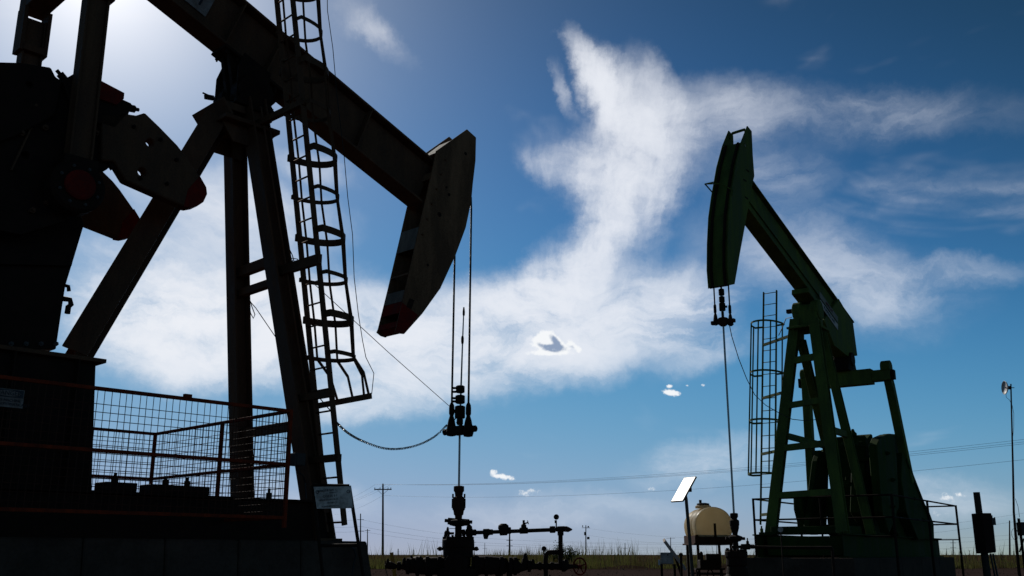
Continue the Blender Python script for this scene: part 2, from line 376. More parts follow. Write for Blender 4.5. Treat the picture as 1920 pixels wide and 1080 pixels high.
# Samson post: two splayed front legs and one rear leg
def leg(a, b, h, w, name='leg', up=(1,0,0)):
    o = MB().ibeam(a, b, h, w, .03, .02, up).build(name, M_['brown'], lp, bevel=.004); return o
nT, nB = L.y(474,190,-.30), L.y(603,1016,-1.0)
fT, fB = L.y(440,215,.30), L.y(455,960,1.0)
rT, rB = L.y(405,228,0), L.y(141,668,0)
leg(nT, nB, .30, .30); leg(fT, fB, .27, .27, up=(1,0,0)); leg(rT, rB, .40, .34, up=(.6,1,0))
MB().bar(lerp(nT,nB,.02)+V(.02,-.16,0), lerp(nT,nB,.98)+V(.02,-.16,0), .012, .03, (1,0,0)).build('weld_strip', M_['brown'], lp)
def lt(a, b, z): return lerp(a, b, (z - a.z)/(b.z - a.z))
for py, h, mt in ((488,.16,'brown'), (527,.12,'brown'), (797,.14,'brown')):
    z = L.y(520, py, -.5).z; MB().bar(lt(nT,nB,z), lt(fT,fB,z), .10, h, (0,0,1)).build('cross_brace', M_[mt], lp, bevel=.004)
# saddle bearing
cap = MB(); p = L.y(366,222,.42)
cap.box((-.72, 0, 7.17), (.95, .95, .07)); cap.box((-.70, 0, 7.42), (.80, .62, .10))
cap.bar(V(-1.16,-.45,7.33), V(-1.16,.45,7.33), .28, .05, (.75,0,.65)); cap.box((-1.0,0,7.40), (.40,.70,.12)); cap.build('cap_plate', M_['brown'], lp, bevel=.006)
gus = MB()
for y in (-.30, .30): gus.prism([(-1.15,7.135), (-.25,7.135), (-.45,6.86), (-.95,6.86)], y-.012, y+.012)
gus.build('gusset', M_['brown'], lp)
sb = MB(); sb.lathe([(.20,-.42), (.30,-.40), (.30,-.12), (.22,-.10), (.22,.10), (.30,.12), (.30,.40), (.20,.42)], (-.66,0,7.74), (0,1,0), 24)
sb.prism([(-1.02,7.47), (-.30,7.47), (-.40,7.62), (-.92,7.62)], -.40, -.12).prism([(-1.02,7.47), (-.30,7.47), (-.40,7.62), (-.92,7.62)], .12, .40)
for y in (-.34, .30): sb.prism([(-.97,7.47), (-.36,7.47), (-.42,7.75), (-.40,bz(-.40)-.50), (-.88,bz(-.88)-.50), (-.90,8.3), (-.97,8.1), (-.97,7.62)], y, y+.04)
sbo = sb.build('saddle_bearing', M_['dark'], lp, bevel=.006)
sd = MB()
for y in (-.09, .09): sd.prism([(-1.05, bz(-1.05)-.50), (-.10, bz(-.10)-.50), (-.45,7.60), (-.88,7.60)], y-.04, y+.04)
sd.bar(V(-1.15,0,bz(-1.15)-.52), V(.02,0,bz(.02)-.52), .44, .05, bu).build('saddle', M_['dark'], lp, bevel=.004)
for x in (-1.08,-.9,-.2,-.05):
    for y in (-.16,.16): nut(sbo, (x,y,bz(x)-.56), (0,0,-1), .03, .04)
for y in (-.36,.36):
    for x in (-1.05,-.34): nut(sbo, (x,y,7.49), (0,0,1), .03, .05)
jb = MB().bar(L.y(400,184,.30), L.y(384,181,.30), .05, .07).tube([L.y(396,181,.30), L.y(380,174,.30)], .014, 6).build('jack_bolt', M_['dark'], sbo)
MB().bar(L.y(492,207,-.30), L.y(505,196,-.30), .30, .04, (0,0,1)).build('lug', M_['dark'], sbo)

# equaliser, pitman arms
EQ = V(-3.52, 0, 8.74)
eqo = MB().bar(EQ + V(0,-1.30,0), EQ + V(0,1.30,0), .34, .42, (0,0,1)).build('equalizer', M_['brown'], lp, bevel=.01)
MB().box(EQ + V(.02,0,.33), (.5,.42,.26)).lathe([(.17,-.3),(.17,.3)], EQ + V(0,0,.36), (0,1,0), 16).build('equalizer_bearing', M_['dark'], eqo)
PIN = V(-3.50, 0, 5.195)
for s in (-1, 1):
    y = 1.1*s
    pm = MB(); pm.ibeam(V(PIN.x, y, PIN.z + .30), V(EQ.x, y, EQ.z - .36), .29, .20, .025, .10, (1,0,0))
    pmo = pm.build('pitman_arm', M_['brown'], lp, bevel=.004)
    MB().bar(V(EQ.x-.17, y, EQ.z-.92), V(EQ.x-.17, y, EQ.z-.22), .28, .05, (1,0,0)).bar(V(EQ.x+.17, y, EQ.z-.92), V(EQ.x+.17, y, EQ.z-.22), .28, .05, (1,0,0)).box((EQ.x, y, EQ.z-.86), (.30,.30,.10)).build('fork', M_['brown'], pmo)
    wb = MB().lathe([(.30,-.14), (.34,-.10), (.34,.10), (.30,.14)], (PIN.x, y, PIN.z), (0,1,0), 24).box((PIN.x, y, PIN.z+.28), (.42,.24,.2)).build('wrist_bearing', M_['dark'], pmo)
    MB().lathe([(.19,.0), (.19,.04), (.16,.06), (.10,.062), (.06,.075)], (PIN.x, y + s*.14, PIN.z), (0,s,0), 28).build('bearing_cap', M_['red'], wb)
    for k in range(8):
        t = k*math.pi/4 + .39; nut(wb, (PIN.x + .25*math.cos(t), y + s*.14, PIN.z + .25*math.sin(t)), (0,s,0), .022, .02, 'galv')
# crank arms with bolted counterweights
arm = [(30,150), (118,150), (140,137), (185,150), (244,205), (225,262), (214,306), (200,318), (187,318), (170,360), (120,415), (40,440), (-60,420), (-110,330), (-60,220)]
wA = [(256,216), (272,211), (300,238), (333,272), (347,290), (375,332), (386,352), (387,364), (380,378), (368,386), (356,388), (345,386), (290,362), (236,338), (214,302), (190,300), (190,215), (230,212)]
wB = [(-150,180), (-60,125), (0,115), (40,116), (97,125), (106,143), (118,150), (105,215), (30,255), (-100,300)]
wC = [(118,150), (140,139), (185,152), (230,177), (229,186), (247,194), (250,202), (243,209), (215,240), (140,215)]
for s in (-1, 1):
    f = lambda l, y=-.98: [L.y(a, b, y) for a, b in l]
    y0, y1 = sorted((s*.70, s*.88)); z0, z1 = sorted((s*.78, s*.96)); za, zb3 = ((-.98, -.80) if s < 0 else (.98, 1.17))
    h_arm = [ring(L.y(49,290,-.9), .05), ring(L.y(107,412,-.9), .085, 16), ring(L.y(52,161,-.9), .04)]
    ca = MB().prism(f(arm, -.88), y0, y1, [h_arm[0]]).build('crank_arm', M_['dark'], lp, bevel=.01)
    for k, w in enumerate((wA, wB)):
        hl = [ring(L.y(283,266,-1.), .058), ring(L.y(268,321,-1.), .058)] if k == 0 else [h_arm[2]]
        cw = MB().prism(f(w), *((za, zb3) if k == 0 else (z0, z1)), hl).build('counterweight', M_['brown'] if k == 0 else M_['dark'], ca, bevel=.015)
        if k == 0:
            tip = [(374.5,330), (386.5,351), (388,364), (381,379), (369,387), (356,389.3), (344.5,387), (352,356)]
            MB().prism(f(tip), za-.004, zb3+.004).build('red_tip', M_['red'], ca)
    MB().prism(f([(183,151), (230.6,176), (229.5,187), (216,198), (183,186)]), *sorted((s*.735, s*1.02))).build('red_tip', M_['red'], ca)
    MB().prism(f(wC), *sorted((s*.75, s*.98))).build('counterweight', M_['dark'], ca, bevel=.01)
    for q, ax in (((116,141), (-.6,0,.5)), ((250,203), (.7,0,.1)), ((212,312), (.5,0,-.6))):
        p = L.y(*q, -.9); nut(ca, V(p.x, s*.88, p.z) - Vector(ax).normalized()*.05, ax, .05, .08)
    for q in ((64,200),(84,240),(40,250),(95,330),(88,380),(60,395),(180,250),(165,290)):
        p = L.y(*q, -.9); nut(ca, (p.x, s*.88, p.z), (0,s,0), .04, .05, 'brown')
    MB().bar(V(L.y(20,320,-.9).x, s*.89, L.y(20,320,-.9).z), V(L.y(95,160,-.9).x, s*.89, L.y(95,160,-.9).z), .02, .07, (0,1,0)).build('rib', M_['brown'], ca)
    for q in ((250,238),(300,262),(330,300),(312,345),(262,335)):
        p = L.y(*q, -.98); nut(ca, (p.x, za if s < 0 else zb3, p.z), (0,s,0), .028, .03, 'dark')
# gear reducer on its pedestal
gb = [(-260,330), (110,330), (140,372), (158,420), (140,480), (123,535), (116,580), (105,655), (-260,655)]
gr = MB().prism([L.y(a, b, -.55) for a, b in gb], -.55, .55, [ring(L.y(85,483,-.55), .03, 8)]).build('gear_reducer', M_['dark'], lp, bevel=.02)
MB().prism([L.y(a, b, -.55) for a, b in ((-260,470), (135,480), (130,500), (-260,492))], -.62, -.552).build('split_flange', M_['dark'], gr)
MB().tube([L.y(118,560,-.55), L.y(131,562,-.55), L.y(133,571,-.55), L.y(128,575,-.55), L.y(126,588,-.55)], .035, 8).tube([L.y(120,535,-.55), L.y(128,537,-.55), L.y(129,546,-.55)], .025, 8).build('lifting_eye', M_['dark'], gr)
for k in range(4): nut(gr, L.y(20+28*k, 645, -.56), (0,-1,0), .03, .03, 'galv')
TZ = L.y(187,676,-.9).z
PX = L.y(180,678,-.8).x
MB().box(((PX-6.6)/2+.03, 0, TZ), (6.6+PX+.10, 1.84, .05)).build('top_plate', M_['brown'], lp, bevel=.004)
SZ = L.y(540,936,-1.1).z                       # top of the steel skid
ped = MB()
pb = [(PX+.12, SZ+.0), (PX, TZ-.025), (-6.6, TZ-.025), (-6.6, SZ)]
ped.prism(pb, -.80, .80).build('pedestal', M_['dark'], lp, bevel=.006)
for k in range(5):
    x = PX - .25 - k*.75; MB().bar(V(x, -.86, SZ+.01), V(x, -.86, TZ-.03), .02, .12, (0,1,0)).build('stiffener', M_['dark'], lp)
CZ = .985                                      # top of the concrete
SKX = (-6.8, .62)
for y in (-1.02, 1.02):
    sk = MB().ibeam(V(SKX[0],y,(SZ+CZ)/2), V(SKX[1],y,(SZ+CZ)/2), SZ-CZ-.004, .24, .03, .02).build('skid_beam', M_['dark'], lp, bevel=.004)
for x in (-6.2,-5,-3.8,-2.6,-1.4,-.3,.45): MB().bar(V(x,-.89,(SZ+CZ)/2), V(x,.89,(SZ+CZ)/2), .16, (SZ-CZ)*.8).build('cross_member', M_['brown'], lp)
# hold-down clamps across the skid
for (x0, x1) in ((190,250), (275,386)):
    a, b = L.y(x0, 912, -1.0), L.y(x1, 918, -1.0)
    co = MB().box(((a.x+b.x)/2, -.95, SZ+.055), (abs(b.x-a.x), .30, .11)).build('clamp_bar', M_['dark'], lp, bevel=.006)
    for t in ((.45,) if x0 < 200 else (.33,.7)):
        nut(co, (lerp(a,b,t).x, -.95, SZ+.11), (0,0,1), .04, .07)
nut(lp, (L.y(505,912,-1.0).x, -1.0, SZ), (0,0,1), .04, .08)
MB().box((nB.x, nB.y, CZ+.02), (.42,.40,.036)).build('foot_plate', M_['brown'], lp)

# ladder with its safety cage
yl, yr = -1.12, -1.52
rb_, rt_ = L.y(646,985,yr), L.y(549,0,yr)
rt_ = rb_ + (rt_ - rb_)*1.18
off = V(0, yl - yr, 0)
lad = MB().bar(rb_, rt_, .028, .085, (1,0,0)).bar(rb_ + off + (rt_-rb_)*.02, rt_ + off, .028, .085, (1,0,0)).build('ladder', M_['brown'], lp, bevel=.003)
ld = (rt_ - rb_); 
rung_me = MB().tube([(0,0,0), (1,0,0)], .014, 8).mesh('rung', M_['brown'])
z = L.y(640,979,yr).z
def lx(z, y): return V((lerp(rb_, rt_, (z - rb_.z)/ld.z)).x, y, z)
while z < rt_.z: inst(rung_me, 'rung', lad, span(lx(z, yr), lx(z, yl))); z += .3065
def hoop(z, depth, wd, hgt, th=.010, ends=True):
    pts = []; yc = (yl + yr)/2
    x0 = lx(z, 0).x
    for k in range(17):
        t = math.pi*k/16; pts.append(V(x0 + .02 + depth*math.sin(t)**.8, yc - wd*math.cos(t), z))
    pts = [V(x0, yr-.02, z)] + pts + [V(x0, yl+.02, z)]
    m = MB()
    for a, b in zip(pts[:-1], pts[1:]):
        if (b-a).length > .005: m.bar(a, b, th, hgt, (0,0,1))
    return m.build('cage_hoop', M_['brown'], lad), pts
hz = [668, 597, 521, 441, 364, 290, 206, 127, 52, -30]; hoops = []
for k, py in enumerate(hz):
    z = L.y(620 - (668-py)*.11, py, yc_ := (yl+yr)/2).z
    o, pts = hoop(z, .60 if k % 2 else .56, .34, .105 if k % 2 else .06); hoops.append((z, pts))
zb = L.y(640,752,(yl+yr)/2).z; xb = lx(zb, 0).x; BE = L.y(697,742,yr-.35); BS = V(lx(L.y(594,762,yl).z, 0).x, yl+.04, L.y(594,762,yl).z); BM = lerp(BS, BE, .35)
MB().bar(BS, BE, .012, .085).build('cage_hoop', M_['brown'], lad)
for fr in (.22, .46, .70, .88):
    pts_ = [lerp(p[int(fr*(len(p)-1))], p[min(int(fr*(len(p)-1))+1, len(p)-1)], fr*(len(p)-1) % 1) + V(.012,0,0) for z, p in hoops]
    t = math.pi*fr; bot = lerp(BM, BE, (.93,.80,.50,.10)[(.22,.46,.70,.88).index(fr)])
    pts_ = [bot] + [lerp(bot, pts_[0], .5) + V(.05, 0, .05)] + pts_
    m = MB()
    for a, b in zip(pts_[:-1], pts_[1:]): m.bar(a, b, .046, .008, (1,0,0))
    m.build('cage_bar', M_['brown'], lad)
for py in (500, 222, 742, 860):                # stand-off arms from the post
    z = L.y(560, py, -1.0).z; a = lt(nT, nB, z); MB().bar(V(a.x, a.y+.1, z), V(lx(z,0).x, yr-.04, z), .07, .15 if py == 500 else .10).build('ladder_arm', M_['brown'], lad)
# thin guy wire that hangs beside the cage
w = [L.y(a, b, -1.6) for a, b in ((613,-40), (614,20), (624,90), (632,180), (645,290), (652,370), (661,440), (664,520), (672,590), (680,640), (686,670), (701,700), (697,738))]
MB().tube(w, .006, 5).build('thin_wire', M_['cable'], lad)
cw_ = [L.y(*q, -.6) for q in ((535,452), (548,478), (552,492), (545,500), (541,492), (548,484), (558,486), (560,497), (553,503), (546,497), (549,487))]
MB().tube(cw_, .008, 5).build('wire_coil', M_['black'], lp)
cw_ = [L.y(*q, .2) for q in ((466,560), (470,566), (472,574), (478,590), (475,597), (470,588), (467,574))]
MB().tube(cw_, .008, 5).build('wire_coil', M_['black'], lp)
MB().tube([L.y(466,562,.5), L.y(480,578,.2), L.y(529,650,-.5)], .007, 5).build('thin_wire', M_['black'], lp)
MB().tube([L.y(594,740,-1.2), L.y(615,765,-1.3), L.y(622,772,-1.4)], .008, 5).build('thin_wire', M_['black'], lad)

# bridle: two wire ropes, sockets and the carrier bar
def C(px, py, y=0.): return L.y(px, py, y)
br_parent = lp
for s, top, bot in ((-1, (880,392), (878.5,755)), (1, (853.5,482), (847.5,755))):
    y = .22*s; a, b = C(*top, y), C(*bot, y)
    a = V(4.125, y, a.z); b = V(4.11, y, b.z)
    ro = MB().tube([a + V(-.012,0,.25), a, lerp(a,b,.5), b], .019, 8).build('bridle_rope', M_['cable'], lp)
    so = MB().lathe([(.022,0), (.045,-.05), (.050,-.10), (.050,-.20), (.035,-.24), (.06,-.32), (.085,-.45), (.10,-.53), (.08,-.60), (.03,-.61)], b, (0,0,1), 14).build('rope_socket', M_['dark'], ro)
zc = C(861,806).z; xr = 4.11
MB().bar(V(xr,-.36,zc), V(xr,.36,zc), .13, .10, w2=.10, h2=.07).bar(V(xr,-.16,zc-.01), V(xr,.16,zc-.01), .20, .15).lathe([(.06,-.04),(.06,.04)], (xr,-.37,zc-.01), (0,1,0), 10).lathe([(.06,-.04),(.06,.04)], (xr,.37,zc-.01), (0,1,0), 10).build('carrier_bar', M_['dark'], lp, bevel=.01)

rodt = Frame(L.M.to_3x3().row[0][0]*4.11 + L.o.x, L.M.to_3x3().row[1][0]*4.11 + L.o.y, 0)
rod = rodt.root('polished_rod', 'dark polished rod with clamps standing through the carrier bar of the near pumpjack', 'rod')
def Rz(py): return rodt.y(860, py, 0).z
sx0 = rodt.y(865,590,0).x*1.0
MB().tube([V(.045,0,Rz(582)), V(.03,0,Rz(640)), V(.0,0,Rz(800)), V(0,0,Rz(930))], [.011,.013,.019,.019], 8).build('rod', M_['steel'], rod)
def stk(l, x=0.): return [(r, z) for r, z in l]
MB().lathe([(.016,Rz(592)), (.022,Rz(590)), (.022,Rz(584)), (.012,Rz(576))], (.045,0,0), (0,0,1), 10).lathe([(.018,Rz(645)), (.026,Rz(641)), (.026,Rz(634)), (.018,Rz(630))], (.028,0,0), (0,0,1), 10).build('rod_coupling', M_['dark'], rod)
m = MB()
for z0, z1, r in ((737,723,.082), (757,741,.088), (785,761,.095), (797,785,.060)):
    m.lathe([(r*.7,Rz(z0)), (r,Rz(z0)+.015), (r,Rz(z1)-.015), (r*.7,Rz(z1))], (0,0,0), (0,0,1), 12)
m.build('rod_clamp', M_['dark'], rod)
for z0 in (728, 735, 747, 753): MB().box((-.085,-.02,Rz(z0)), (.11,.05,.035)).build('clamp_bolt', M_['dark'], rod)
MB().box((-.12,0,Rz(771)), (.10,.06,.06)).tube([V(-.1,0,Rz(787)), V(-.06,0,Rz(783)), V(-.03,0,Rz(788)), V(-.06,0,Rz(793))], .012, 6).build('load_cell', M_['dark'], rod)

coil = MB(); pts = [rodt.y(*q, 0) for q in ((838,797), (815,817), (785,831), (750,838), (715,836), (680,823), (655,808), (636,789))]
p0 = lt(nT, nB, L.y(600,790,-1.3).z)
e = L.M @ lx(L.y(630,789,yr).z, yr); e = rodt.I @ e
fine = []
def crom(a, b, c, d, t): return (b*2 + (c-a)*t + (a*2-b*5+c*4-d)*t*t + (b*3-a-c*3+d)*t**3)*.5
for i in range(len(pts)-1):
    for k in range(6): fine.append(crom(pts[max(i-1,0)], pts[i], pts[i+1], pts[min(i+2,len(pts)-1)], k/6))
fine.append(pts[-1]); n_ = len(fine)
fine = [p + (e - pts[-1])*(i/(n_-1))**1.5 for i, p in enumerate(fine)]
cb = rodt.root('coiled_signal_cable', 'black coiled cable sagging from the ladder to the carrier bar of the near pumpjack', 'cable')
hel = []
for i in range((n_-1)*14):
    t = i/14; k = int(t); p = lerp(fine[k], fine[k+1], t-k); d = (fine[k+1]-fine[k]).normalized(); u_ = d.orthogonal().normalized(); v_ = d.cross(u_)
    a_ = i*2*math.pi/7; hel.append(p + (u_*math.cos(a_) + v_*math.sin(a_))*.014)
MB().tube(hel, .007, 4).build('coil', M_['black'], cb)
gw = rodt.root('guy_wire', 'thin straight wire running from the near ladder down to the rod clamp', 'wire')
ga = rodt.I @ (L.M @ lx(L.y(590,520,yr).z, -1.3)); gbp = rodt.y(843,762,0)
MB().tube([ga, lerp(ga, gbp, .5) - V(0,0,.02), gbp], .006, 5).build('wire', M_['cable'], gw)

# ---------------------------------------------------------------- concrete footing of the left pumpjack
fd = L.root('concrete_footing', 'stained concrete block footing under the near black-brown pumpjack', 'footing')
xs = [-6.8, -4.6, -3.05, -2.05, -1.05, -.1, 1.02]
for k, (a, b) in enumerate(zip(xs[:-1], xs[1:])):
    g1, g2 = a + .006, b - .006; e = .16 if b == xs[-1] else 0
    for (yy0, yy1) in ((-1.42, .004), (.016, 1.42)):
        vs = []
        for (z, gx, gy) in ((0, e, .10), (CZ, 0, 0)):
            y0 = yy0 - (gy if yy0 < -1 else 0); y1 = yy1 + (gy if yy1 > 1 else 0)
            vs += [(g1, y0, z), (g2 + gx, y0, z), (g2 + gx, y1, z), (g1, y1, z)]
        MB().add(vs, [(0,1,2,3), (7,6,5,4), (0,4,5,1), (1,5,6,2), (2,6,7,3), (3,7,4,0)]).build('concrete_block', M_['concrete'], fd, bevel=.02)
hs = L.root('rubber_hose', 'thin black hose looping over the right end of the concrete footing', 'hose')
MB().tube([L.y(612,1016,-1.3), L.y(630,1014,-1.38), L.y(650,1018,-1.42), L.y(664,1030,-1.5), L.y(667,1042,-1.55), L.y(663,1056,-1.6), L.y(660,1078,-1.65), L.z(655,1140,.02)], .012, 6).build('hose', M_['black'], hs)

# ---------------------------------------------------------------- orange mesh guard round the cranks
gd = L.root('crank_guard', 'orange-red tube guard fence with wire mesh round the base of the near pumpjack', 'guard fence')
GY = -2.4
A0, A1, A2 = L.y(-60,712,GY), L.y(545,771,GY), L.y(540,971,GY)
ztop, zbot = A1.z, A2.z; xr_ = A1.x; zm = L.y(540,871,GY).z
GF = 1.15                                     # far side
xl = -7.2
def gbar(a, b, r=.030, name='rail'): return MB().bar(a, b, r*1.35, r*1.35).build(name, M_['orange'], gd, bevel=.004)
for z in (ztop, zm, zbot):
    gbar(V(xl,GY,z), V(xr_,GY,z)); gbar(V(xr_,GY,z), V(xr_,GF,z))
    gbar(V(xl,GF,z), V(xr_,GF,z))
for x in (xl, -4.62, xr_):
    gbar(V(x,GY,zbot-.12), V(x,GY,ztop+.02), .034, 'post')
for y in (GY + (GF-GY)*.46, GF): gbar(V(xr_,y,zbot-.1), V(xr_,y,ztop), .034, 'post')
for x in (-3.0, -5.2): gbar(V(x,GF,zbot-.1), V(x,GF,ztop), .034, 'post')
MB().box((L.y(351,750,GY).x, GY, ztop+.03), (.09,.05,.05)).build('latch', M_['orange'], gd)
def mesh_panel(a, b, z0, z1, px_=.079, pz_=.088, r=.0042):
    m = MB(); L_ = (b-a).length; n = int(L_/px_); d = (b-a)/L_; w = V(-d.y, d.x, 0)
    def strip(p, q, wv):
        ww = wv*r; tt = d.cross(V(0,0,1)).normalized()*r
        vs = [p+ww, p+tt, p-ww, p-tt, q+ww, q+tt, q-ww, q-tt]
        m.add(vs, [(0,1,5,4), (1,2,6,5), (2,3,7,6), (3,0,4,7)])
    for i in range(1, n):
        p = a + d*(i*px_) + d*random.uniform(-.004,.004); strip(V(p.x,p.y,z0), V(p.x + d.x*random.uniform(-.006,.006), p.y + d.y*random.uniform(-.006,.006), z1), d)
    k = int((z1-z0)/pz_)
    for j in range(1, k):
        z = z0 + j*pz_; strip(V(a.x,a.y,z), V(b.x,b.y,z + random.uniform(-.006,.006)), V(0,0,1))
    return m.build('wire_mesh', M_['rust'], gd, kind='stuff')
mesh_panel(V(xl,GY,0), V(xr_,GY,0), zbot, ztop)
mesh_panel(V(xr_,GY,0), V(xr_,GF,0), zbot, ztop)
mesh_panel(V(xl,GF,0), V(xr_,GF,0), zbot, ztop)

# warning plate hanging on the guard, left
ws = Frame(*(L.M @ V(0,0,0)).xy, 46)
wp = ws.root('warning_sign', 'warning plate with an oval white header hanging on the guard at the far left', 'warning sign')
a, b = L.y(-14,727,GY-.05), L.y(41.5,768,GY-.05); zt, zb_ = L.y(42,732,GY-.05).z, L.y(40,766,GY-.05).z
cx, wz = (a.x+b.x)/2, (b.x-a.x)
pa = MB().box((cx, GY-.05, (zt+zb_)/2), (wz, .008, zt-zb_)).build('plate', M_['plate'], wp)
MB().box((cx, GY-.056, lerp(V(0,0,zb_),V(0,0,zt),.76).z), (wz*.95, .003, (zt-zb_)*.42)).build('header', M_['ink'], pa)
zz = lerp(V(0,0,zb_),V(0,0,zt),.76).z
MB().add([(cx + .40*wz*math.cos(t*math.pi/12), GY-.0595 + d_, zz + (zt-zb_)*.165*math.sin(t*math.pi/12)) for d_ in (0, .002) for t in range(24)], [tuple(range(24)), tuple(range(24,48))]+[(i,(i+1)%24,(i+1)%24+24,i+24) for i in range(24)]).build('oval', M_['plate'], pa)
FM = Matrix(((1,0,0,0),(0,0,-1,0),(0,1,0,0),(0,0,0,1)))
inst(text_mesh('DANGER', .062, 'lettering', M_['ink']), 'lettering', pa, Matrix.Translation((cx, GY-.062, zz)) @ FM)
inst(text_mesh('THIS MACHINE\nSTARTS AUTOMATICALLY', .038, 'lettering', M_['ink']), 'lettering', pa, Matrix.Translation((cx, GY-.058, lerp(V(0,0,zb_),V(0,0,zt),.27).z)) @ FM)

# junction box on the near leg
jf = Frame(*(L.M @ V(0,0,0)).xy, 46)
jbx = jf.root('junction_box', 'small grey electrical junction box on the leg beside the orange guard corner', 'electrical box')
a, b = L.y(551,849,-1.25), L.y(570,874,-1.25)
MB().box(((a.x+b.x)/2, -1.2, (a.z+b.z)/2), (abs(b.x-a.x), .16, abs(a.z-b.z))).build('box', M_['grey'], jbx, bevel=.006)
MB().box(((a.x+b.x)/2+.01, -1.285, (a.z+b.z)/2), (abs(b.x-a.x)*.8, .01, abs(a.z-b.z)*.85)).build('door', M_['grey'], jbx, bevel=.003)
MB().tube([L.y(555,875,-1.2), L.y(560,885,-1.2), L.y(568,892,-1.2), L.y(572,905,-1.1), L.y(574,935,-1.1)], .012, 6).build('conduit', M_['black'], jbx)

# owner's sign on a pipe stand in front of the footing
SF = Frame(at(630,1040,10.6).x, 10.6, 6)
ss = SF.root('owner_sign', 'dusty white lettered sign on a two-legged pipe stand by the foot of the near pumpjack', 'sign')
def S(px, py, y=0.): return SF.y(px, py, y)
tl, tr, bl_, br_ = S(588,913), S(658,912), S(594,954), S(662,953)
def down(a, b): d = b - a; t = (0 - a.z)/d.z; return a + d*t
la, lb = S(586,910,.02), S(605,1075,.02); ra, rb2 = S(655,911,.02), S(681,1078,.02)
MB().tube([la, down(la, lb)], .018, 8).build('leg', M_['dark'], ss)
MB().tube([ra, down(ra, rb2)], .018, 8).build('leg', M_['dark'], ss)
MB().tube([S(598,1023,.02), S(674,1022,.02)], .018, 8).build('stretcher', M_['dark'], ss)
MB().tube([la, ra], .018, 8).build('top_rail', M_['dark'], ss)
plate = MB(); q = [tl, tr, br_, bl_]
plate.add([p + V(0,-.01,0) for p in q] + [p + V(0,-.004,0) for p in q], [(0,1,2,3), (7,6,5,4), (0,4,5,1), (1,5,6,2), (2,6,7,3), (3,7,4,0)])
po = plate.build('plate', M_['sign'], ss)
mx = (bl_ - tl); wdt = (tr - tl).length
shear = Matrix(((1, mx.x/mx.z, 0, 0), (0, 0, 0, 0), (0, 1, 0, 0), (0,0,0,1)))
def line(txt, size, v, u=.5, mat='ink'):
    p = lerp(lerp(tl, tr, u), lerp(bl_, br_, u), v) + V(0,-.0125,0)
    me = text_mesh(txt, size, 'lettering', M_[mat])
    Mx = Matrix(((1, mx.x/mx.z, 0, p.x), (0, 0, -1, p.y), (0, 1, 0, p.z), (0,0,0,1)))
    inst(me, 'lettering', po, Mx)
line('LARIOS & GAS COMPANY', .028, .15); line('OPERATOR', .015, .28); line('COZTE 8 H 101', .032, .42); line('NW/4 OF SEC 36 BLOCK A-31', .022, .58); line('PECOS CO TX', .022, .73); line('IN AN EMERGENCY CALL 24 HRS', .018, .88)
for u in (.085, .915):
    p = lerp(lerp(tl, tr, u), lerp(bl_, br_, u), .24) + V(0,-.0125,0)
    MB().lathe([(.018,-.001), (.018,.002)], p, (0,-1,0), 18).build('emblem', M_['ink'], po)
    MB().lathe([(.011,.0021), (.011,.0035)], p, (0,-1,0), 18).build('emblem_ring', M_['sign'], po)
    MB().box(p + V(0,-.004,0), (.010,.001,.004)).build('emblem_bar', M_['ink'], po)

# ================================================================ wellhead of the near pumpjack
WX, WY = rodt.o.x, rodt.o.y
WF = Frame(WX, WY, 0)
wh = WF.root('wellhead', 'dark stacked wellhead with stuffing box and bolted valve body under the near polished rod', 'wellhead')
def wz_(py): return WF.y(860, py, 0).z
k_ = 1/(FPX/(WY*math.cos(PITCH)+0)) * .98      # metres per photo pixel at this distance
k_ = (WF.y(870,1000,0).x - WF.y(860,1000,0).x)/10
def prof(l): return [(w*k_, wz_(py)) for w, py in reversed(l)]
MB().lathe(prof([(6,911), (10,912), (10,921), (8,923), (7,931), (11,933), (12,938), (12,955), (10,958), (9,965), (7,967), (6,978)]), (0,0,0), n=20).build('stuffing_box', M_['rust'], wh, bevel=.004)
for s in (-1, 1): MB().box((s*11*k_, -.02, wz_(930)), (.03,.03,.07)).box((s*11.5*k_, -.03, wz_(944)), (.03,.04,.16)).build('gland_bolt', M_['dark'], wh)
MB().lathe(prof([(8,974), (17,976), (20,981), (16,985), (8,987)]), (0,0,0), n=24).build('flange', M_['dark'], wh, bevel=.004)
MB().tube([V(-26*k_,0,wz_(976)), V(26*k_,0,wz_(979))], [.03,.03], 10).tube([V(-20*k_,0,wz_(977)), V(20*k_,0,wz_(980))], .06, 12).build('blowout_preventer', M_['dark'], wh)
MB().lathe(prof([(6,985), (6.5,990), (6,1015)]), (0,0,0), n=20).build('riser', M_['dark'], wh)
MB().tube([V(-22*k_,0,wz_(1000)), V(-8*k_,0,wz_(1000))], .02, 8).lathe([(.02,-.05), (.05,-.03), (.05,.03), (.02,.05)], (-21*k_,0,wz_(1000)), (1,0,0), 10).lathe([(.015,0), (.025,.05), (.012,.09)], (-20*k_,0,wz_(998)), (0,0,1), 8).tube([V(-17*k_,0,wz_(991)), V(-6*k_,0,wz_(991))], .005, 5).build('needle_valve', M_['dark'], wh)
bd_ = MB().lathe(prof([(29,1011), (30,1013), (30,1026), (28,1027), (28,1044), (24,1045), (24,1060)]), (0,0,0), n=26).build('tubing_head', M_['dark'], wh, bevel=.006)
for k in range(10):
    t = 2*math.pi*(k+.3)/10; nut(bd_, (25*k_*math.cos(t), 25*k_*math.sin(t), wz_(1012)), (0,0,1), .045, .05)
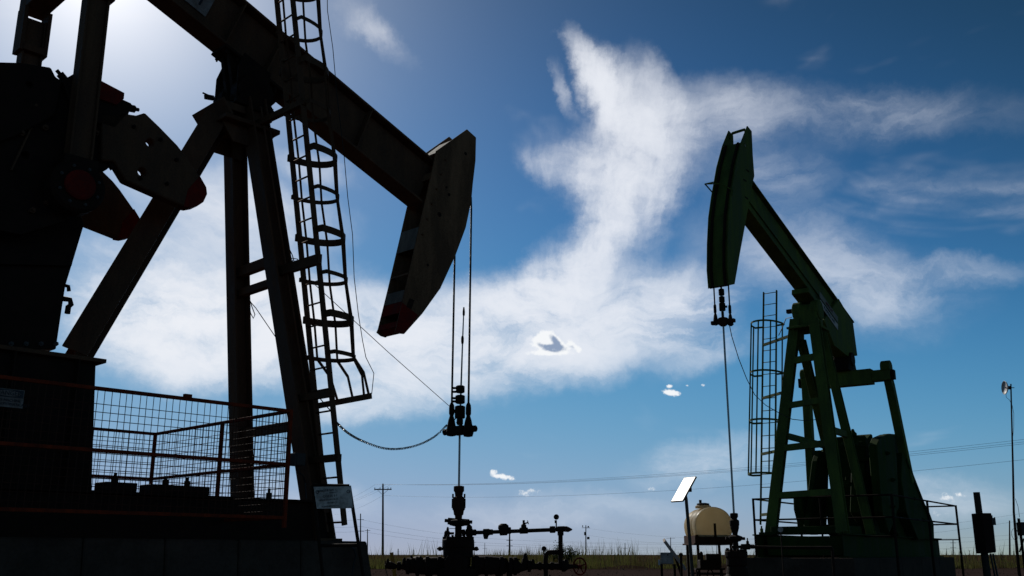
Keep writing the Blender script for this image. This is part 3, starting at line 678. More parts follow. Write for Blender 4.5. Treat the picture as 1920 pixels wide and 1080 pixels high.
MB().tube([V(-40*k_,0,wz_(1029)), V(-27*k_,0,wz_(1029))], [.012,.03], 8).tube([V(27*k_,0,wz_(1029)), V(39*k_,0,wz_(1030))], [.03,.012], 8).lathe([(.03,-.03), (.04,0), (.03,.03)], (-34*k_,0,wz_(1029)), (1,0,0), 8).lathe([(.03,-.03), (.04,0), (.03,.03)], (34*k_,0,wz_(1029)), (1,0,0), 8).build('lock_screw', M_['dark'], wh)
MB().lathe([(.20, wz_(1060)-.0), (.23, wz_(1062)), (.36, wz_(1066)), (.36, .5), (.36, .0)][::-1], (0,0,0), n=26).build('casing_head', M_['dark'], wh, bevel=.006)
MB().lathe([(.17,0), (.20,.02), (.20,.12), (.14,.14)], (-2*k_,-.20,wz_(1058)), (0,-1,0), 22).build('side_outlet', M_['dark'], wh, bevel=.006)

# upper flow line: riser outlet, check valve, gauge, drop leg
fl = WF.root('flow_line', 'dark threaded flow line with valves, round gauge and red handwheel right of the near wellhead', 'pipe')
def w(px, py, y=0.): return WF.y(px, py, y)
def collar(m, p, d, r, l, n=12): m.lathe([(r*.8,-l/2), (r,-l/2+.01), (r,l/2-.01), (r*.8,l/2)], p, d, n)
MB().tube([w(866,999), w(900,998.5), w(1048,993)], .034, 12).build('pipe', M_['dark'], fl)
dx_ = (w(1048,993) - w(880,999)).normalized()
collars([(w(px,py), dx_, r, l) for px, py, r, l in ((869,999,.06,.06), (880,998.5,.065,.13), (890,998.5,.055,.06), (912,998,.06,.12), (916,998,.05,.16), (944,995,.085,.14), (952,995,.06,.12), (982,995,.055,.15), (1036,993,.06,.10), (1052,992,.05,.14))], fl)
MB().lathe([(.05,0), (.05,.05), (.03,.07), (.012,.09), (.012,.14)], w(880,993), (0,0,1), 8).build('valve_stem', M_['dark'], fl)
MB().lathe([(.04,0), (.05,.03), (.03,.09)], w(911,1001), (0,0,-1), 8).build('drain_plug', M_['dark'], fl)
MB().lathe([(.085,0), (.10,.03), (.09,.08), (.05,.11)], w(944,994), (0,0,1), 12).build('check_valve', M_['dark'], fl)
MB().lathe([(.05,0), (.045,.08), (.02,.1), (.02,.16)], w(982,993), (0,0,1), 8).tube([w(982,982), w(990,980)], .012, 6).tube([w(989,976), w(991,983)], .008, 6).build('gate_valve', M_['dark'], fl)
MB().tube([w(1043,990), w(1043,976)], .012, 6).lathe([(.02,0), (.02,.05)], w(1042,981), (0,0,1), 6).build('gauge_stem', M_['dark'], fl)
MB().lathe([(.045,-.02), (.048,.02)], w(1043,969.5), (0,-1,0), 18).build('gauge', M_['dark'], fl)
MB().tube([w(1048,992), w(1062,992), w(1066,993), w(1073,993)], [.04,.05,.045,.01], 10).build('bull_plug', M_['rust'], fl)
MB().tube([w(1051,994), w(1051,1064)], .04, 12).build('drop_leg', M_['dark'], fl)
collars([(w(1051,999), (0,0,1), .055, .10), (w(1051,1035), (0,0,1), .052, .10)], fl)
MB().tube([w(1051,1035), w(1028,1036), w(1024,1040), w(1023,1050), V(w(1023,1050).x,0,.0)], .042, 10).build('support_pipe', M_['dark'], fl)
MB().tube([w(1020,1044), w(1020,1034)], .010, 6).build('gauge_stem', M_['dark'], fl)
MB().lathe([(.042,-.02), (.044,.02)], w(1020,1029), (0,-1,0), 18).build('gauge', M_['dark'], fl)
# lower run of flanged valves on both sides of the casing head
lo = WF.root('casing_valves', 'row of dark flanged valves low to the ground on both sides of the near wellhead', 'valves')
xs_ = [(722,1062,.03), (732,1060,.07), (740,1062,.05), (744,1062,.035), (757,1063,.05), (762,1062,.085), (770,1060,.13), (786,1059,.155), (792,1062,.14), (803,1061,.15), (820,1061,.15), (833,1062,.15)]
MB().tube([w(a,b) for a,b,_ in xs_], [r for *_, r in xs_], 14).build('valve_body', M_['dark'], lo)
xs_ = [(884,1060,.15), (920,1060,.16), (945,1061,.14), (950,1064,.08), (962,1061,.14), (972,1064,.10), (978,1064,.07), (988,1062,.06), (992,1062,.085), (998,1062,.05), (1020,1062,.05), (1048,1062,.06), (1060,1062,.085), (1067,1062,.04), (1080,1062,.035), (1086,1062,.02)]
MB().tube([w(a,b) for a,b,_ in xs_], [r for *_, r in xs_], 14).build('valve_body', M_['dark'], lo)
m = MB()
for px, py, r in ((727,1053,.03), (758,1051,.04), (771,1046,.03), (918,1048,.03), (985,1043,.045), (984,1050,.06), (999,1054,.04), (1061,1054,.05), (948,1052,.05), (968,1052,.05)): MB().lathe([(r*1.2,-.12), (r,-.03), (r*.8,.02), (r*.4,.05)], w(px,py), (0,0,1), 8).build('valve_bonnet', M_['dark'], lo)
for px, r in ((748,.075), (765,.14), (783,.17), (801,.17), (824,.17), (838,.19), (893,.19), (912,.175), (940,.165), (957,.155), (966,.155), (992,.10), (1012,.07), (1035,.07), (1056,.095)):
    fo_ = MB().lathe([(r*.92,-.03), (r,-.022), (r,.022), (r*.92,.03)], w(px,1061.5), (1,0,0), 16).build('pipe_flange', M_['dark'], lo)
    if r > .12:
        for k in range(6): nut(fo_, w(px,1061.5) + V(.03, -r*.82*math.cos(k*1.05), r*.82*math.sin(k*1.05)), (1,0,0), .018, .03)
for px in (806, 934, 955): 
    p = w(px,1066); MB().tube([p, V(p.x,0,0)], .05, 10).build('prop', M_['dark'], lo)
MB().tube([w(723,1052), w(722,1064), w(726,1078), V(w(731,1100).x,0,0)], .008, 5).build('thin_wire', M_['black'], lo)
hw = MB(); c_ = w(1087,1062); R0 = 15*k_
hw.tube([c_ + V(R0*.78*math.cos(t*math.pi/14), -.02, R0*math.sin(t*math.pi/14)) for t in range(29)], .014, 6, caps=False)
for t in range(5): hw.tube([c_ + V(0,-.02,0), c_ + V(R0*.78*math.cos(t*1.2566+.3), -.02, R0*math.sin(t*1.2566+.3))], .010, 6)
hw.lathe([(.03,-.02),(.03,.03)], c_, (1,-.6,0), 8).build('handwheel', M_['red'], lo)
# orange-yellow marker stake and a white bag caught by the gravel
Y2 = 30.; p = at(733,1036,Y2); MF = Frame(p.x, Y2, 0)
mk = MF.root('marker_stake', 'leaning orange-yellow flexible marker stake behind the left valves', 'marker')
MB().bar(MF.y(741,1078,0)*1.0 - V(-.05,0,.35), MF.y(734,1036,0), .11, .02, (0,1,0)).build('stake', M_['yellow'], mk)
p = at(1047,1053,60); MF = Frame(p.x, 60, 0); m2 = MF.root('marker_post', 'tiny orange-yellow marker post in the grass right of the near flow line', 'marker')
MB().bar(V(0,0,-.02), V(-.15,0,.55), .16, .03, (0,1,0)).build('post', M_['yellow'], m2)

# ================================================================ RIGHT PUMPJACK (green)
r_ = ray(1368, 800); RY = 21.0
R = Frame(RY*r_.x/r_.y, RY, 235)
rp_ = R.root('pumpjack', 'dark green pumpjack on the right facing left, its horse head raised high', 'pumpjack')
# beam
t0, t1 = R.y(1413,342,.18), R.y(1573,560,.18); q0, q1 = R.y(1398,423,-.18), R.y(1482,535,-.18)
st = (t1.z-t0.z)/(t1.x-t0.x); sb_ = (q1.z-q0.z)/(q1.x-q0.x); s_ = (st+sb_)/2
def zt_(x): return t0.z + s_*(x - (t0.x+t1.x)/2) + (t1.z-t0.z)/2
def zb2(x): return q0.z + s_*(x - (q0.x+q1.x)/2) + (q1.z-q0.z)/2
BD = V(1,0,s_).normalized(); BU = V(-BD.z,0,BD.x)
def zc_(x): return (zt_(x)+zb2(x))/2
BH = (zt_(-3)-zb2(-3))*BD.x
XR = R.y(1600,606,.18).x; XF = R.y(1410,345,.18).x + .25
gb_ = MB().ibeam(V(XF,0,zc_(XF)), V(XR,0,zc_(XR)), BH, .36, .04, .14, BU).build('walking_beam', M_['green'], rp_, bevel=.006)
for y in (-.09, .09): MB().bar(V(XF,y,zc_(XF)), V(XR,y,zc_(XR)), .03, BH*.25, BU).build('stiffener', M_['green'], gb_)
tl_ = [R.y(a,b,.19) for a,b in ((1573,560), (1600,606), (1608,667), (1590,668), (1565,648), (1545,600))]
MB().prism(tl_, -.19, .19).build('tail_box', M_['green'], gb_, bevel=.01)
# faded maker's panel: two pale strips with lettering on the near flank
for k, (ya, yb_) in enumerate(((0, .0), (1, .0))):
    a = R.y(*((1537,552),(1538,567))[k], .20); b = R.y(*((1571,600),(1571,614))[k], .20)
    so_ = MB().bar(a, b, .012, .17, BU).build('name_strip', M_['sign' if k else 'pale'], gb_)
    dd = (b-a).normalized(); uu = V(-dd.z,0,dd.x); uu = uu if uu.z > 0 else -uu; tdir = dd
    p = lerp(a, b, .5); Mx = Matrix(((tdir.x, uu.x, 0, p.x), (0,0,1,p.y+.012), (tdir.z, uu.z, 0, p.z), (0,0,0,1)))
    inst(text_mesh(('AMPSCOT','PUMPING UNIT')[k], .13, 'lettering', M_['red' if not k else 'ink']), 'lettering', so_, Mx)
# head
nb = [(1401,236), (1409,246), (1411,290), (1414,330), (1412,338), (1397,420), (1386,480), (1377,533), (1367,535), (1364,500), (1364,450), (1366,400), (1371,360), (1380,305), (1390,265)]
np_ = [R.y(a,b,.24) for a,b in nb]
rh = MB().prism(np_, .225, .25).build('horse_head', M_['green'], rp_, bevel=.005)
MB().prism(np_, -.25, -.225).build('side_plate', M_['green'], rh, bevel=.005)
fa = [np_[i] for i in (7,8,9,10,11,12,13,14)]; fm = MB(); fr_ = MB()
for a, b in zip(fa[1:-1], fa[2:]):
    d = (b-a).normalized(); n_v = V(d.z,0,-d.x); n_v = n_v if n_v.x < 0 else -n_v
    ai, bi = V(a.x,0,a.z)+n_v*.05, V(b.x,0,b.z)+n_v*.05
    fm.bar(ai, bi, .445, .02, n_v)
    for y in (-.15, .15): fr_.bar(ai + V(0,y,0) - n_v*.03, bi + V(0,y,0) - n_v*.03, .05, .04, n_v)
fm.build('curved_face', M_['green'], rh); fr_.build('rope_guide', M_['dark'], rh)
MB().bar(V(np_[8].x-.03,0,np_[8].z+.02), V(np_[7].x+.03,0,np_[7].z+.02), .445, .02).build('bottom_plate', M_['rust'], rh)
a = R.y(1385,250,0); MB().tube([V(a.x+.05, -.225, a.z-.10), V(a.x, -.15, a.z+.04), V(a.x, .15, a.z+.06), V(a.x+.05, .225, a.z-.08)], .035, 8).build('lifting_bar', M_['green'], rh)
MB().bar(V(np_[0].x+.25,0,np_[0].z-.50), V(np_[2].x+.05,0,np_[2].z-.10), .445, .02).build('back_plate', M_['green'], rh)
p = [R.y(1340,340,-.25), R.y(1322,344,-.32), R.y(1336,361,-.18)]
gx = R.y(1322,345,-.30)
MB().tube([R.y(1345,340,-.26), gx, V(gx.x-.05, .05, gx.z-.05), R.y(1374,357,.26), R.y(1373,366,.26)], .016, 6).tube([gx, R.y(1337,362,-.26)], .016, 6).build('rope_keeper', M_['green'], rh)
for q in ((1402,320), (1397,338), (1400,371)): MB().box(R.y(*q,.255), (.16,.012,.03)).build('slot', M_['dark'], rh)
MB().lathe([(.03,0),(.03,.006)], R.y(1397,273,.25), (0,1,0), 12).build('bolt_hole', M_['pale'], rh)
# saddle and post
SX = R.y(1515,590,0).x
zsb = zb2(SX)
MB().box((SX, 0, zsb-.10), (1.0,.46,.14), Matrix.Rotation(-math.atan(s_),3,'Y')).build('saddle', M_['green'], rp_, bevel=.006)
bb = MB().lathe([(.2,-.36), (.27,-.34), (.27,-.14), (.2,-.12), (.2,.12), (.27,.14), (.27,.34), (.2,.36)], (SX,0,zsb-.42), (0,1,0), 20)
zcap = R.y(1510,612,0).z
bb.box((SX,0,(zcap+zsb-.42)/2), (.5,.62,abs(zsb-.42-zcap))).build('saddle_bearing', M_['green'], rp_, bevel=.01)
MB().box((SX,0,zcap-.02), (.95,.80,.06)).build('cap_plate', M_['green'], rp_, bevel=.006)
MB().prism([(SX+.42,zcap-.05), (SX-.42,zcap-.05), (SX-.32,zcap-.62), (SX+.32,zcap-.55)], -.30, -.28).prism([(SX+.42,zcap-.05), (SX-.42,zcap-.05), (SX-.32,zcap-.62), (SX+.32,zcap-.55)], .28, .30).build('gusset', M_['green'], rp_)
MB().box(R.y(1481,584,-.45), (.12,.16,.10)).box((SX+.2,-.42,zcap+.03), (.1,.2,.05)).build('jack_bolt', M_['dark'], rp_)
def rleg(a, b, h=.22, w=.24, up=(1,0,0)): return MB().ibeam(a, b, h, w, .025, .02, up).build('leg', M_['green'], rp_, bevel=.004)
def ext(a, b, z): return a + (b-a)*((z-a.z)/(b.z-a.z))
ZS = R.y(1450,1003,-1.0).z
fA, fB = R.y(1492,600,-.28), R.y(1446,1000,-1.02)
nA, nB2 = R.y(1527,600,.28), R.y(1581,1000,1.02)
rA, rB2 = R.y(1503,640,-.25), R.y(1553,850,-.70)
sA, sB = R.y(1541,620,.25), R.y(1592,830,.70)
for a, b in ((fA,fB), (nA,nB2)): rleg(a, ext(a, b, ZS), .20, .26)
for a, b in ((rA,rB2), (sA,sB)): rleg(a, ext(a, b, ZS), .18, .20)
for py, h in ((668,.17), (752,.15), (833,.16), (924,.15)):
    z = R.y(1500,py,0).z; MB().bar(ext(fA,fB,z), ext(nA,nB2,z), .10, h).build('cross_brace', M_['green'], rp_, bevel=.004)
z = R.y(1575,810,.7).z; MB().bar(ext(nA,nB2,z), ext(sA,sB,z), .08, .16).build('cross_brace', M_['green'], rp_, bevel=.004)
MB().bar(ext(fA,fB,z), ext(rA,rB2,z), .08, .16).build('cross_brace', M_['green'], rp_, bevel=.004)
# tail bearing, equaliser, pitmans
ex = R.y(1585,700,0); EX = ex.x
e1, e2 = R.y(1503,716,-1.12), R.y(1672,702,1.12); e1.x = e2.x = EX
ez = R.y(1620,708,.5).z
eqr = MB().bar(V(EX,-1.25,ez), V(EX,-.75,ez), .30, .30).bar(V(EX,-.75,ez), V(EX,.75,ez), .32, .42).bar(V(EX,.75,ez), V(EX,1.25,ez), .30, .30).build('equalizer', M_['green'], rp_, bevel=.01)
ztail = R.y(1590,668,.0).z
MB().prism([(EX-.42,ez+.2), (EX+.42,ez+.2), (EX+.22,ez+.62), (EX-.22,ez+.62)], -.22, .22).lathe([(.20,-.26),(.20,.26)], (EX,0,ez+.55), (0,1,0), 16).box((EX,0,(ztail+ez+.7)/2), (.42,.34,max(.1,ztail-ez-.5))).build('tail_bearing', M_['dark'], eqr, bevel=.01)
CRK = R.y(1702,900,1.12)
for s in (-1, 1):
    y = 1.14*s; top = V(EX, y, ez+.22)
    if s > 0: bot = R.y(1706,905,y)
    else: bot = R.y(1527,985,y)
    pm = MB().lathe([(.17,-.13), (.19,-.11), (.19,.11), (.17,.13)], top, (0,1,0), 16).bar(top - V(0,0,.1), lerp(top,bot,.18), .30, .20, (0,1,0)).bar(lerp(top,bot,.15), bot, .24, .22, (0,1,0)).build('pitman_arm', M_['green'], rp_, bevel=.008)
    MB().box((EX, y+s*.16, ez-.0), (.20,.10,.26)).build('pin', M_['dark'], pm)
# far side weights and crank (left of the post), near side weights (right)
def slab(name, pts, y0, y1, mat='greend', par=None, bev=.015, lr=None):
    if lr is None: lr = y0 < 0
    if not lr: return MB().prism([R.y(a,b,y1) for a,b in pts], y0, y1).build(name, M_[mat], par or rp_, bevel=bev)
    mid = (min(a for a, b in pts) + max(a for a, b in pts))/2
    P_ = [R.y(a, b, y0 if a < mid else y1) for a, b in pts]
    # walk round the outline by angle so that it stays simple
    cx_, cz_ = sum(p.x for p in P_)/len(P_), sum(p.z for p in P_)/len(P_)
    P_.sort(key=lambda p: math.atan2(p.z - cz_, p.x - cx_))
    return MB().prism(P_, y0, y1).build(name, M_[mat], par or rp_, bevel=bev)
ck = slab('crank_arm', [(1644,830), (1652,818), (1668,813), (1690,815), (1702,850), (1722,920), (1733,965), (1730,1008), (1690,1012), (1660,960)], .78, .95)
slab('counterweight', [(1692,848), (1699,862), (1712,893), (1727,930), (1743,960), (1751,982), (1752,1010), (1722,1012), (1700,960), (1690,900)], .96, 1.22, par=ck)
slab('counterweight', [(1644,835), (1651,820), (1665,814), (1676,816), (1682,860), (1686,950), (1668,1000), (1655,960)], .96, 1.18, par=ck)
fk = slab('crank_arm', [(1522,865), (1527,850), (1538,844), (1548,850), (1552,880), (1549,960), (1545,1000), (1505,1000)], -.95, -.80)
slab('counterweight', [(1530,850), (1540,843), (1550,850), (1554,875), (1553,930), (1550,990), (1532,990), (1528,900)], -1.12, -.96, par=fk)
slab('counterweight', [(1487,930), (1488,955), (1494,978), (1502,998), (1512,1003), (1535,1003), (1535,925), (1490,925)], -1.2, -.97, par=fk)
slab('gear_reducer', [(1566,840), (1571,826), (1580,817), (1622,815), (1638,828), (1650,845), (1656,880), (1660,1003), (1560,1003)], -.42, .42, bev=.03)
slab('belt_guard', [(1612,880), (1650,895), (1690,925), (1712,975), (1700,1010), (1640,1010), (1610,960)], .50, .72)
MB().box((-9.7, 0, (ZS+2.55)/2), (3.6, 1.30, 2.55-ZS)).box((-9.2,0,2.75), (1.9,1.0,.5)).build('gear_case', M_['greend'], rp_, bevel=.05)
# seams, bolts and ribs of the gearbox, guards and weights
for (a_, b_, yy) in (((1568,905),(1655,905),.44), ((1575,832),(1645,836),.44)): MB().bar(R.y(*a_,yy), R.y(*b_,yy), .05, .06).build('split_flange', M_['greend'], rp_)
for k in range(7): nut(rp_, lerp(R.y(1572,899,.46), R.y(1652,899,.46), k/6), (0,0,1), .025, .04, 'greend')
for q in ((1662,850),(1672,900),(1672,950),(1712,935),(1728,975)): nut(rp_, R.y(*q,1.19), (0,1,0), .05, .06, 'greend')
for q in ((1540,870),(1545,920)): nut(rp_, R.y(*q,-.95), (1,0,0), .05, .06, 'greend')
MB().lathe([(.09,0),(.10,.03),(.10,.08),(.06,.12),(.03,.2)], R.y(1600,818,.1), (0,0,1), 12).build('breather', M_['greend'], rp_)
MB().tube([R.y(1610,835,.45), R.y(1612,829,.45), R.y(1616,829,.45), R.y(1618,835,.45)], .02, 6).build('lifting_eye', M_['greend'], rp_)
MB().bar(R.y(1700,862,1.24), R.y(1744,975,1.24), .03, .10, (0,0,1)).build('rib', M_['greend'], ck)
for x_ in (1620,1650,1683): MB().bar(R.y(x_,930,.735), R.y(x_+12,1003,.735), .02, .03, (0,1,0)).build('rib', M_['greend'], rp_)
MB().box(R.y(1626,862,.45), (.5,.5,.08)).build('inspection_cover', M_['greend'], rp_)
SB = R.y(1450,1045,1.0).z
xk0, xk1 = R.y(1425,1020,-1.05).x + .25, R.y(1762,1020,1.05).x
CZ2 = R.y(1590,1046,1.05).z
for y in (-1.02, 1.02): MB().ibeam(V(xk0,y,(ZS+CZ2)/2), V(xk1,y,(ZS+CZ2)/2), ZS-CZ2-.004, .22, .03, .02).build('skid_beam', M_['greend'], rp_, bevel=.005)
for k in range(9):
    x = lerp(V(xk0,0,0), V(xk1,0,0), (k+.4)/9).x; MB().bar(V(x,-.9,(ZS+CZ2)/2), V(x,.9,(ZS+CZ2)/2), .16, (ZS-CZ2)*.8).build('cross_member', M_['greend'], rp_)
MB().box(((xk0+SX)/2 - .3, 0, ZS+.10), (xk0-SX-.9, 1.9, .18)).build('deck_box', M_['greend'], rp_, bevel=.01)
fo = MB().box((fB.x+.03, -1.02, ZS+.03), (.50,.42,.06)); fo.build('foot_plate', M_['greend'], rp_)
for dx in (-.2,.2): nut(rp_, (fB.x+dx+.03, -1.17, ZS+.06), (0,0,1), .04, .09, 'green')
f2 = R.root('concrete_footing', 'dark concrete footing under the green pumpjack on the right', 'footing')
for k in range(5):
    a, b = lerp(V(xk0+.35,0,0), V(xk1-.35,0,0), k/5).x, lerp(V(xk0+.35,0,0), V(xk1-.35,0,0), (k+1)/5).x
    MB().box(((a+b)/2, 0, CZ2/2), (abs(a-b)-.012, 2.7, CZ2)).build('concrete_block', M_['concrete'], f2, bevel=.02)
# ladder with cage, on the far side of the post
y1, y0 = -1.15, -1.53
lT, lB = R.y(1432,548,y0), R.y(1426,984,y0)
ld2 = MB().bar(lB, lT, .03, .07, (1,0,0)).bar(lB + V(0,y1-y0,.0), lT + V(0,y1-y0,0), .03, .07, (1,0,0)).build('ladder', M_['green'], rp_, bevel=.003)
rm = MB().tube([(0,0,0),(1,0,0)], .011, 8).mesh('rung', M_['green'])
zr = R.y(1445,548,-1.3).z; zend = R.y(1432,975,y0).z; stp = (R.y(1445,609,-1.3).z - R.y(1445,675,-1.3).z)/3
def l2(z, y): p = ext(lB, lT, z); return V(p.x, y, z)
z = zr
while z > zend: inst(rm, 'rung', ld2, span(l2(z,y0), l2(z,y1))); z -= stp
cg = []
for py in (600, 694, 786, 887):
    z = R.y(1420,py,-1.34).z; yc = (y0+y1)/2; x0 = l2(z,0).x; pts = []
    for k in range(15):
        t = math.pi*k/14; pts.append(V(x0 + .84*math.sin(t)**.85, yc - .42*math.cos(t), z))
    pts = [V(x0-.03, y0-.02, z)] + pts + [V(x0-.03, y1+.02, z)]
    m = MB()
    for a, b in zip(pts[:-1], pts[1:]):
        if (b-a).length > .004: m.bar(a, b, .012, .05)
    m.build('cage_hoop', M_['green'], ld2); cg.append(pts)
for fr in (.10, .30, .50, .70, .90):
    m = MB(); P_l = []
    for pts in cg:
        u = fr*(len(pts)-1); i = int(u); P_l.append(lerp(pts[i], pts[i+1], u-i))
    for a, b in zip(P_l[:-1], P_l[1:]): m.bar(a, b, .038, .010, (1,0,0))
    m.build('cage_bar', M_['green'], ld2)
for py in (643, 744, 850, 965):
    z = R.y(1440,py,-1.3).z; a = ext(fA,fB,z); MB().bar(V(l2(z,0).x, y0, z), V(a.x, a.y, z), .05, .07).build('ladder_arm', M_['green'], rp_)
MB().tube([R.y(1484,595,-.4), R.y(1474,597,-.6), R.y(1468,612,-.8), R.y(1460,629,-1.0)], .012, 6).build('hose', M_['black'], rp_)
# pipe railing round the base of the green pumpjack
rl = R.root('pipe_railing', 'low dark pipe railing round the base of the green pumpjack', 'railing')
RX0 = R.y(1412,936,-1.75).x; RZ = R.y(1412,936,-1.75).z; RZ2 = R.y(1414,975,-1.75).z; RZ3 = R.y(1417,1008,-1.75).z
ry0, ry1 = -1.75, 1.75; RX1 = R.y(1793,956,1.75).x
def rbar(a, b, r=.022, nm='rail'): return MB().tube([a, b], r, 8).build(nm, M_['dark'], rl)
for z in (RZ, RZ2):
    rbar(V(RX0,ry0,z), V(RX0,ry1,z)); rbar(V(RX0,ry0,z), V(RX1,ry0,z)); rbar(V(RX1,ry0,z), V(RX1,ry1,z)); rbar(V(RX0,ry1,z), V(RX1,ry1,z))
rbar(V(RX0,ry0,RZ3), V(RX0,ry1,RZ3), .016); rbar(V(RX1,ry0,RZ3), V(RX1,ry1,RZ3), .016)
for x in (RX0, (RX0+RX1)/2, RX1):
    for y in (ry0, ry1): rbar(V(x,y,0.0), V(x,y,RZ+.02), .032, 'post')
rbar(V(RX0,0,0), V(RX0,0,RZ), .025, 'post')

# bridle and rod of the green pumpjack
for s in (-1, 1):
    y = .17*s; a = R.y(1342 if s < 0 else 1368, 536, y); b = R.y(1343 if s < 0 else 1369, 572, y); a.x = b.x = .03
    ro = MB().tube([a + V(0,0,.6), a, b], .017, 8).build('bridle_rope', M_['cable'], rp_)
    MB().lathe([(.02,0), (.032,-.03), (.032,-.18), (.022,-.2), (.035,-.24), (.055,-.38), (.065,-.44), (.03,-.47)], b, (0,0,1), 12).build('rope_socket', M_['dark'], ro)
zc2 = R.y(1357,604,0).z
MB().bar(V(.03,-.27,zc2), V(.03,.27,zc2), .10, .08).lathe([(.05,-.10), (.11,-.05), (.12,.06), (.09,.09)], (.03,0,zc2), (0,0,1), 12).build('carrier_bar', M_['rust'], rp_, bevel=.008)
p = R.M @ V(.03,0,0); R2 = Frame(p.x, p.y, 0)
rod2 = R2.root('polished_rod', 'bright thin polished rod hanging under the raised green horse head', 'rod')
def Z2(py): return R2.y(1360, py, 0).z
MB().tube([V(0,0,Z2(520)), V(0,0,Z2(980))], .022, 10).build('rod', M_['steel'], rod2)
m = MB()
for z0, z1, r in ((554,542,.062), (567,556,.062), (583,568,.068), (597,584,.03)): m.lathe([(r*.8,Z2(z0)), (r,Z2(z0)+.01), (r,Z2(z1)-.01), (r*.8,Z2(z1))], (0,0,0), (0,0,1), 12)
m.build('rod_clamp', M_['dark'], rod2)
MB().box((.07,0,Z2(575)), (.07,.05,.04)).build('load_cell', M_['dark'], rod2)
sgc = R2.root('signal_cable', 'slack black cable hanging from the green pumpjack rod clamp to its ladder and post', 'cable')
T = [R2.y(1367,606,0), R2.y(1372,630,0), R2.y(1385,672,.3), R2.y(1400,710,.8), R2.y(1415,740,1.4), R2.y(1436,760,2.0), R2.y(1462,775,2.6), R2.y(1485,786,3.0), R2.y(1510,789,3.4), R2.y(1537,786,3.8)]
MB().tube(T, .009, 6).build('cable', M_['black'], sgc)

# wellhead of the green pumpjack
wh2 = R2.root('wellhead', 'dark wellhead with stuffing box standing left of the green pumpjack beside the beige tank', 'wellhead')
k2 = (R2.y(1387,1000,0).x - R2.y(1377,1000,0).x)/10
ox = R2.y(1378.5,1000,0).x*0
def p2(l): return [(w_*k2, R2.y(1379,py,0).z) for w_, py in reversed(l)]
MB().lathe(p2([(5,962), (7.5,963), (7.5,969), (5.5,972), (5.5,974), (9,976), (9,984), (8,987), (8,990), (6,997), (5,1000), (4.5,1008)]), (0,0,0), n=18).build('stuffing_box', M_['dark'], wh2, bevel=.004)
MB().lathe(p2([(5,1003), (13,1006), (14,1011), (9,1015), (5,1016)]), (0,0,0), n=20).tube([V(-18*k2,0,R2.y(1379,1009,0).z), V(18*k2,0,R2.y(1379,1010,0).z)], .03, 8).build('flange', M_['dark'], wh2)
MB().lathe(p2([(5,1015), (6,1035)]), (0,0,0), n=16).build('riser', M_['dark'], wh2)
b2 = MB().lathe(p2([(20,1033), (21,1035), (21,1044), (19,1046), (19,1060), (16,1062), (16,1064)]), (0,0,0), n=22).build('tubing_head', M_['dark'], wh2, bevel=.005)
for k in range(8): t = 2*math.pi*k/8; nut(b2, (17*k2*math.cos(t), 17*k2*math.sin(t), R2.y(1379,1034,0).z), (0,0,1), .035, .04)
MB().lathe([(.26,0), (.26,.35), (.22,.42), (.2, R2.y(1379,1063,0).z)], (0,0,0), n=22).build('casing_head', M_['dark'], wh2, bevel=.005)
fl2 = R2.root('flow_line', 'low dark pipe running right from the wellhead in front of the green pumpjack', 'pipe')
MB().tube([R2.y(1372,1026,-.0), R2.y(1400,1025,0), R2.y(1417,1026,-.1), R2.y(1480,1027,-.4), R2.y(1560,1027,-.8)], .03, 10).build('pipe', M_['dark'], fl2)
collars([(R2.y(1395,1025,0), (1,0,0), .055, .12), (R2.y(1402,1025,0), (1,0,0), .06, .10), (R2.y(1410,1025,0), (1,0,0), .045, .1)], fl2)
MB().lathe([(.03,0), (.03,.06), (.012,.08), (.012,.13)], R2.y(1402,1021,0), (0,0,1), 8).build('valve_stem', M_['dark'], fl2)
q = R2.y(1560,1027,-.8); MB().tube([q, V(q.x,q.y,0)], .03, 8).build('prop', M_['dark'], fl2)
p = at(1463,997,19.5); GF_ = Frame(p.x, 19.5, 0); gg = GF_.root('pressure_gauge', 'small round pinkish gauge on a thin pipe before the left leg of the green pumpjack', 'gauge')
MB().lathe([(.05,-.02),(.05,.02)], GF_.y(1463.5,993,0), (-.3,-1,0), 18).build('dial', M_['sign'], gg)
c = GF_.y(1464,998,0); MB().tube([c, V(c.x,0,0)], .012, 6).tube([GF_.y(1463,1000,0), GF_.y(1458,1003,0)], .012, 6).build('stem', M_['dark'], gg)

# ================================================================ tank, solar panels, cabinets, posts
TY = 31.; p = at(1338,1040,TY); TF = Frame(p.x, TY, 0)
TF = Frame(p.x, TY, 3)                       # local -Y looks at the camera, slightly turned
tk = TF.root('chemical_tank', 'rounded beige plastic tank on a dark steel stand left of the green pumpjack', 'tank')
c0 = TF.y(1338,983,-.45); kk = (TF.y(1348,1000,-.45).x - TF.y(1338,1000,-.45).x)/10
rw = 36*kk; zt0 = TF.y(1338,950,-.45).z; zc0 = TF.y(1338,984,-.45).z; zb0 = TF.y(1338,1008,-.45).z
def shell(sx, sz, n=30):
    pts = []
    for k in range(n):
        t = 2*math.pi*k/n + math.pi/n; x = math.cos(t)*rw*sx; z = math.sin(t); z = z*(zt0-zc0)*sz if z > 0 else max(z*1.35,-1)*(zc0-zb0)*sz
        if z < 0: x = math.copysign(abs(math.cos(t))**.45, math.cos(t))*rw*sx
        pts.append((c0.x + x, zc0 + z))
    return pts
Lk = 1.75; rings = [(-.45,.90), (-.50,.955), (-.47,.985), (-.40,1.0), (-.12,1.0), (-.10,.975), (-.05,.975), (-.03,1.0), (.40,1.0), (.42,.975), (.47,.975), (.49,1.0), (.95,1.0), (1.05,.97), (1.10,.9)]
rings[0] = (-.505,.90); n = 30; vs = []; fs = []
for y, sc_ in rings: vs += [(x, y, z) for x, z in shell(sc_, sc_, n)]
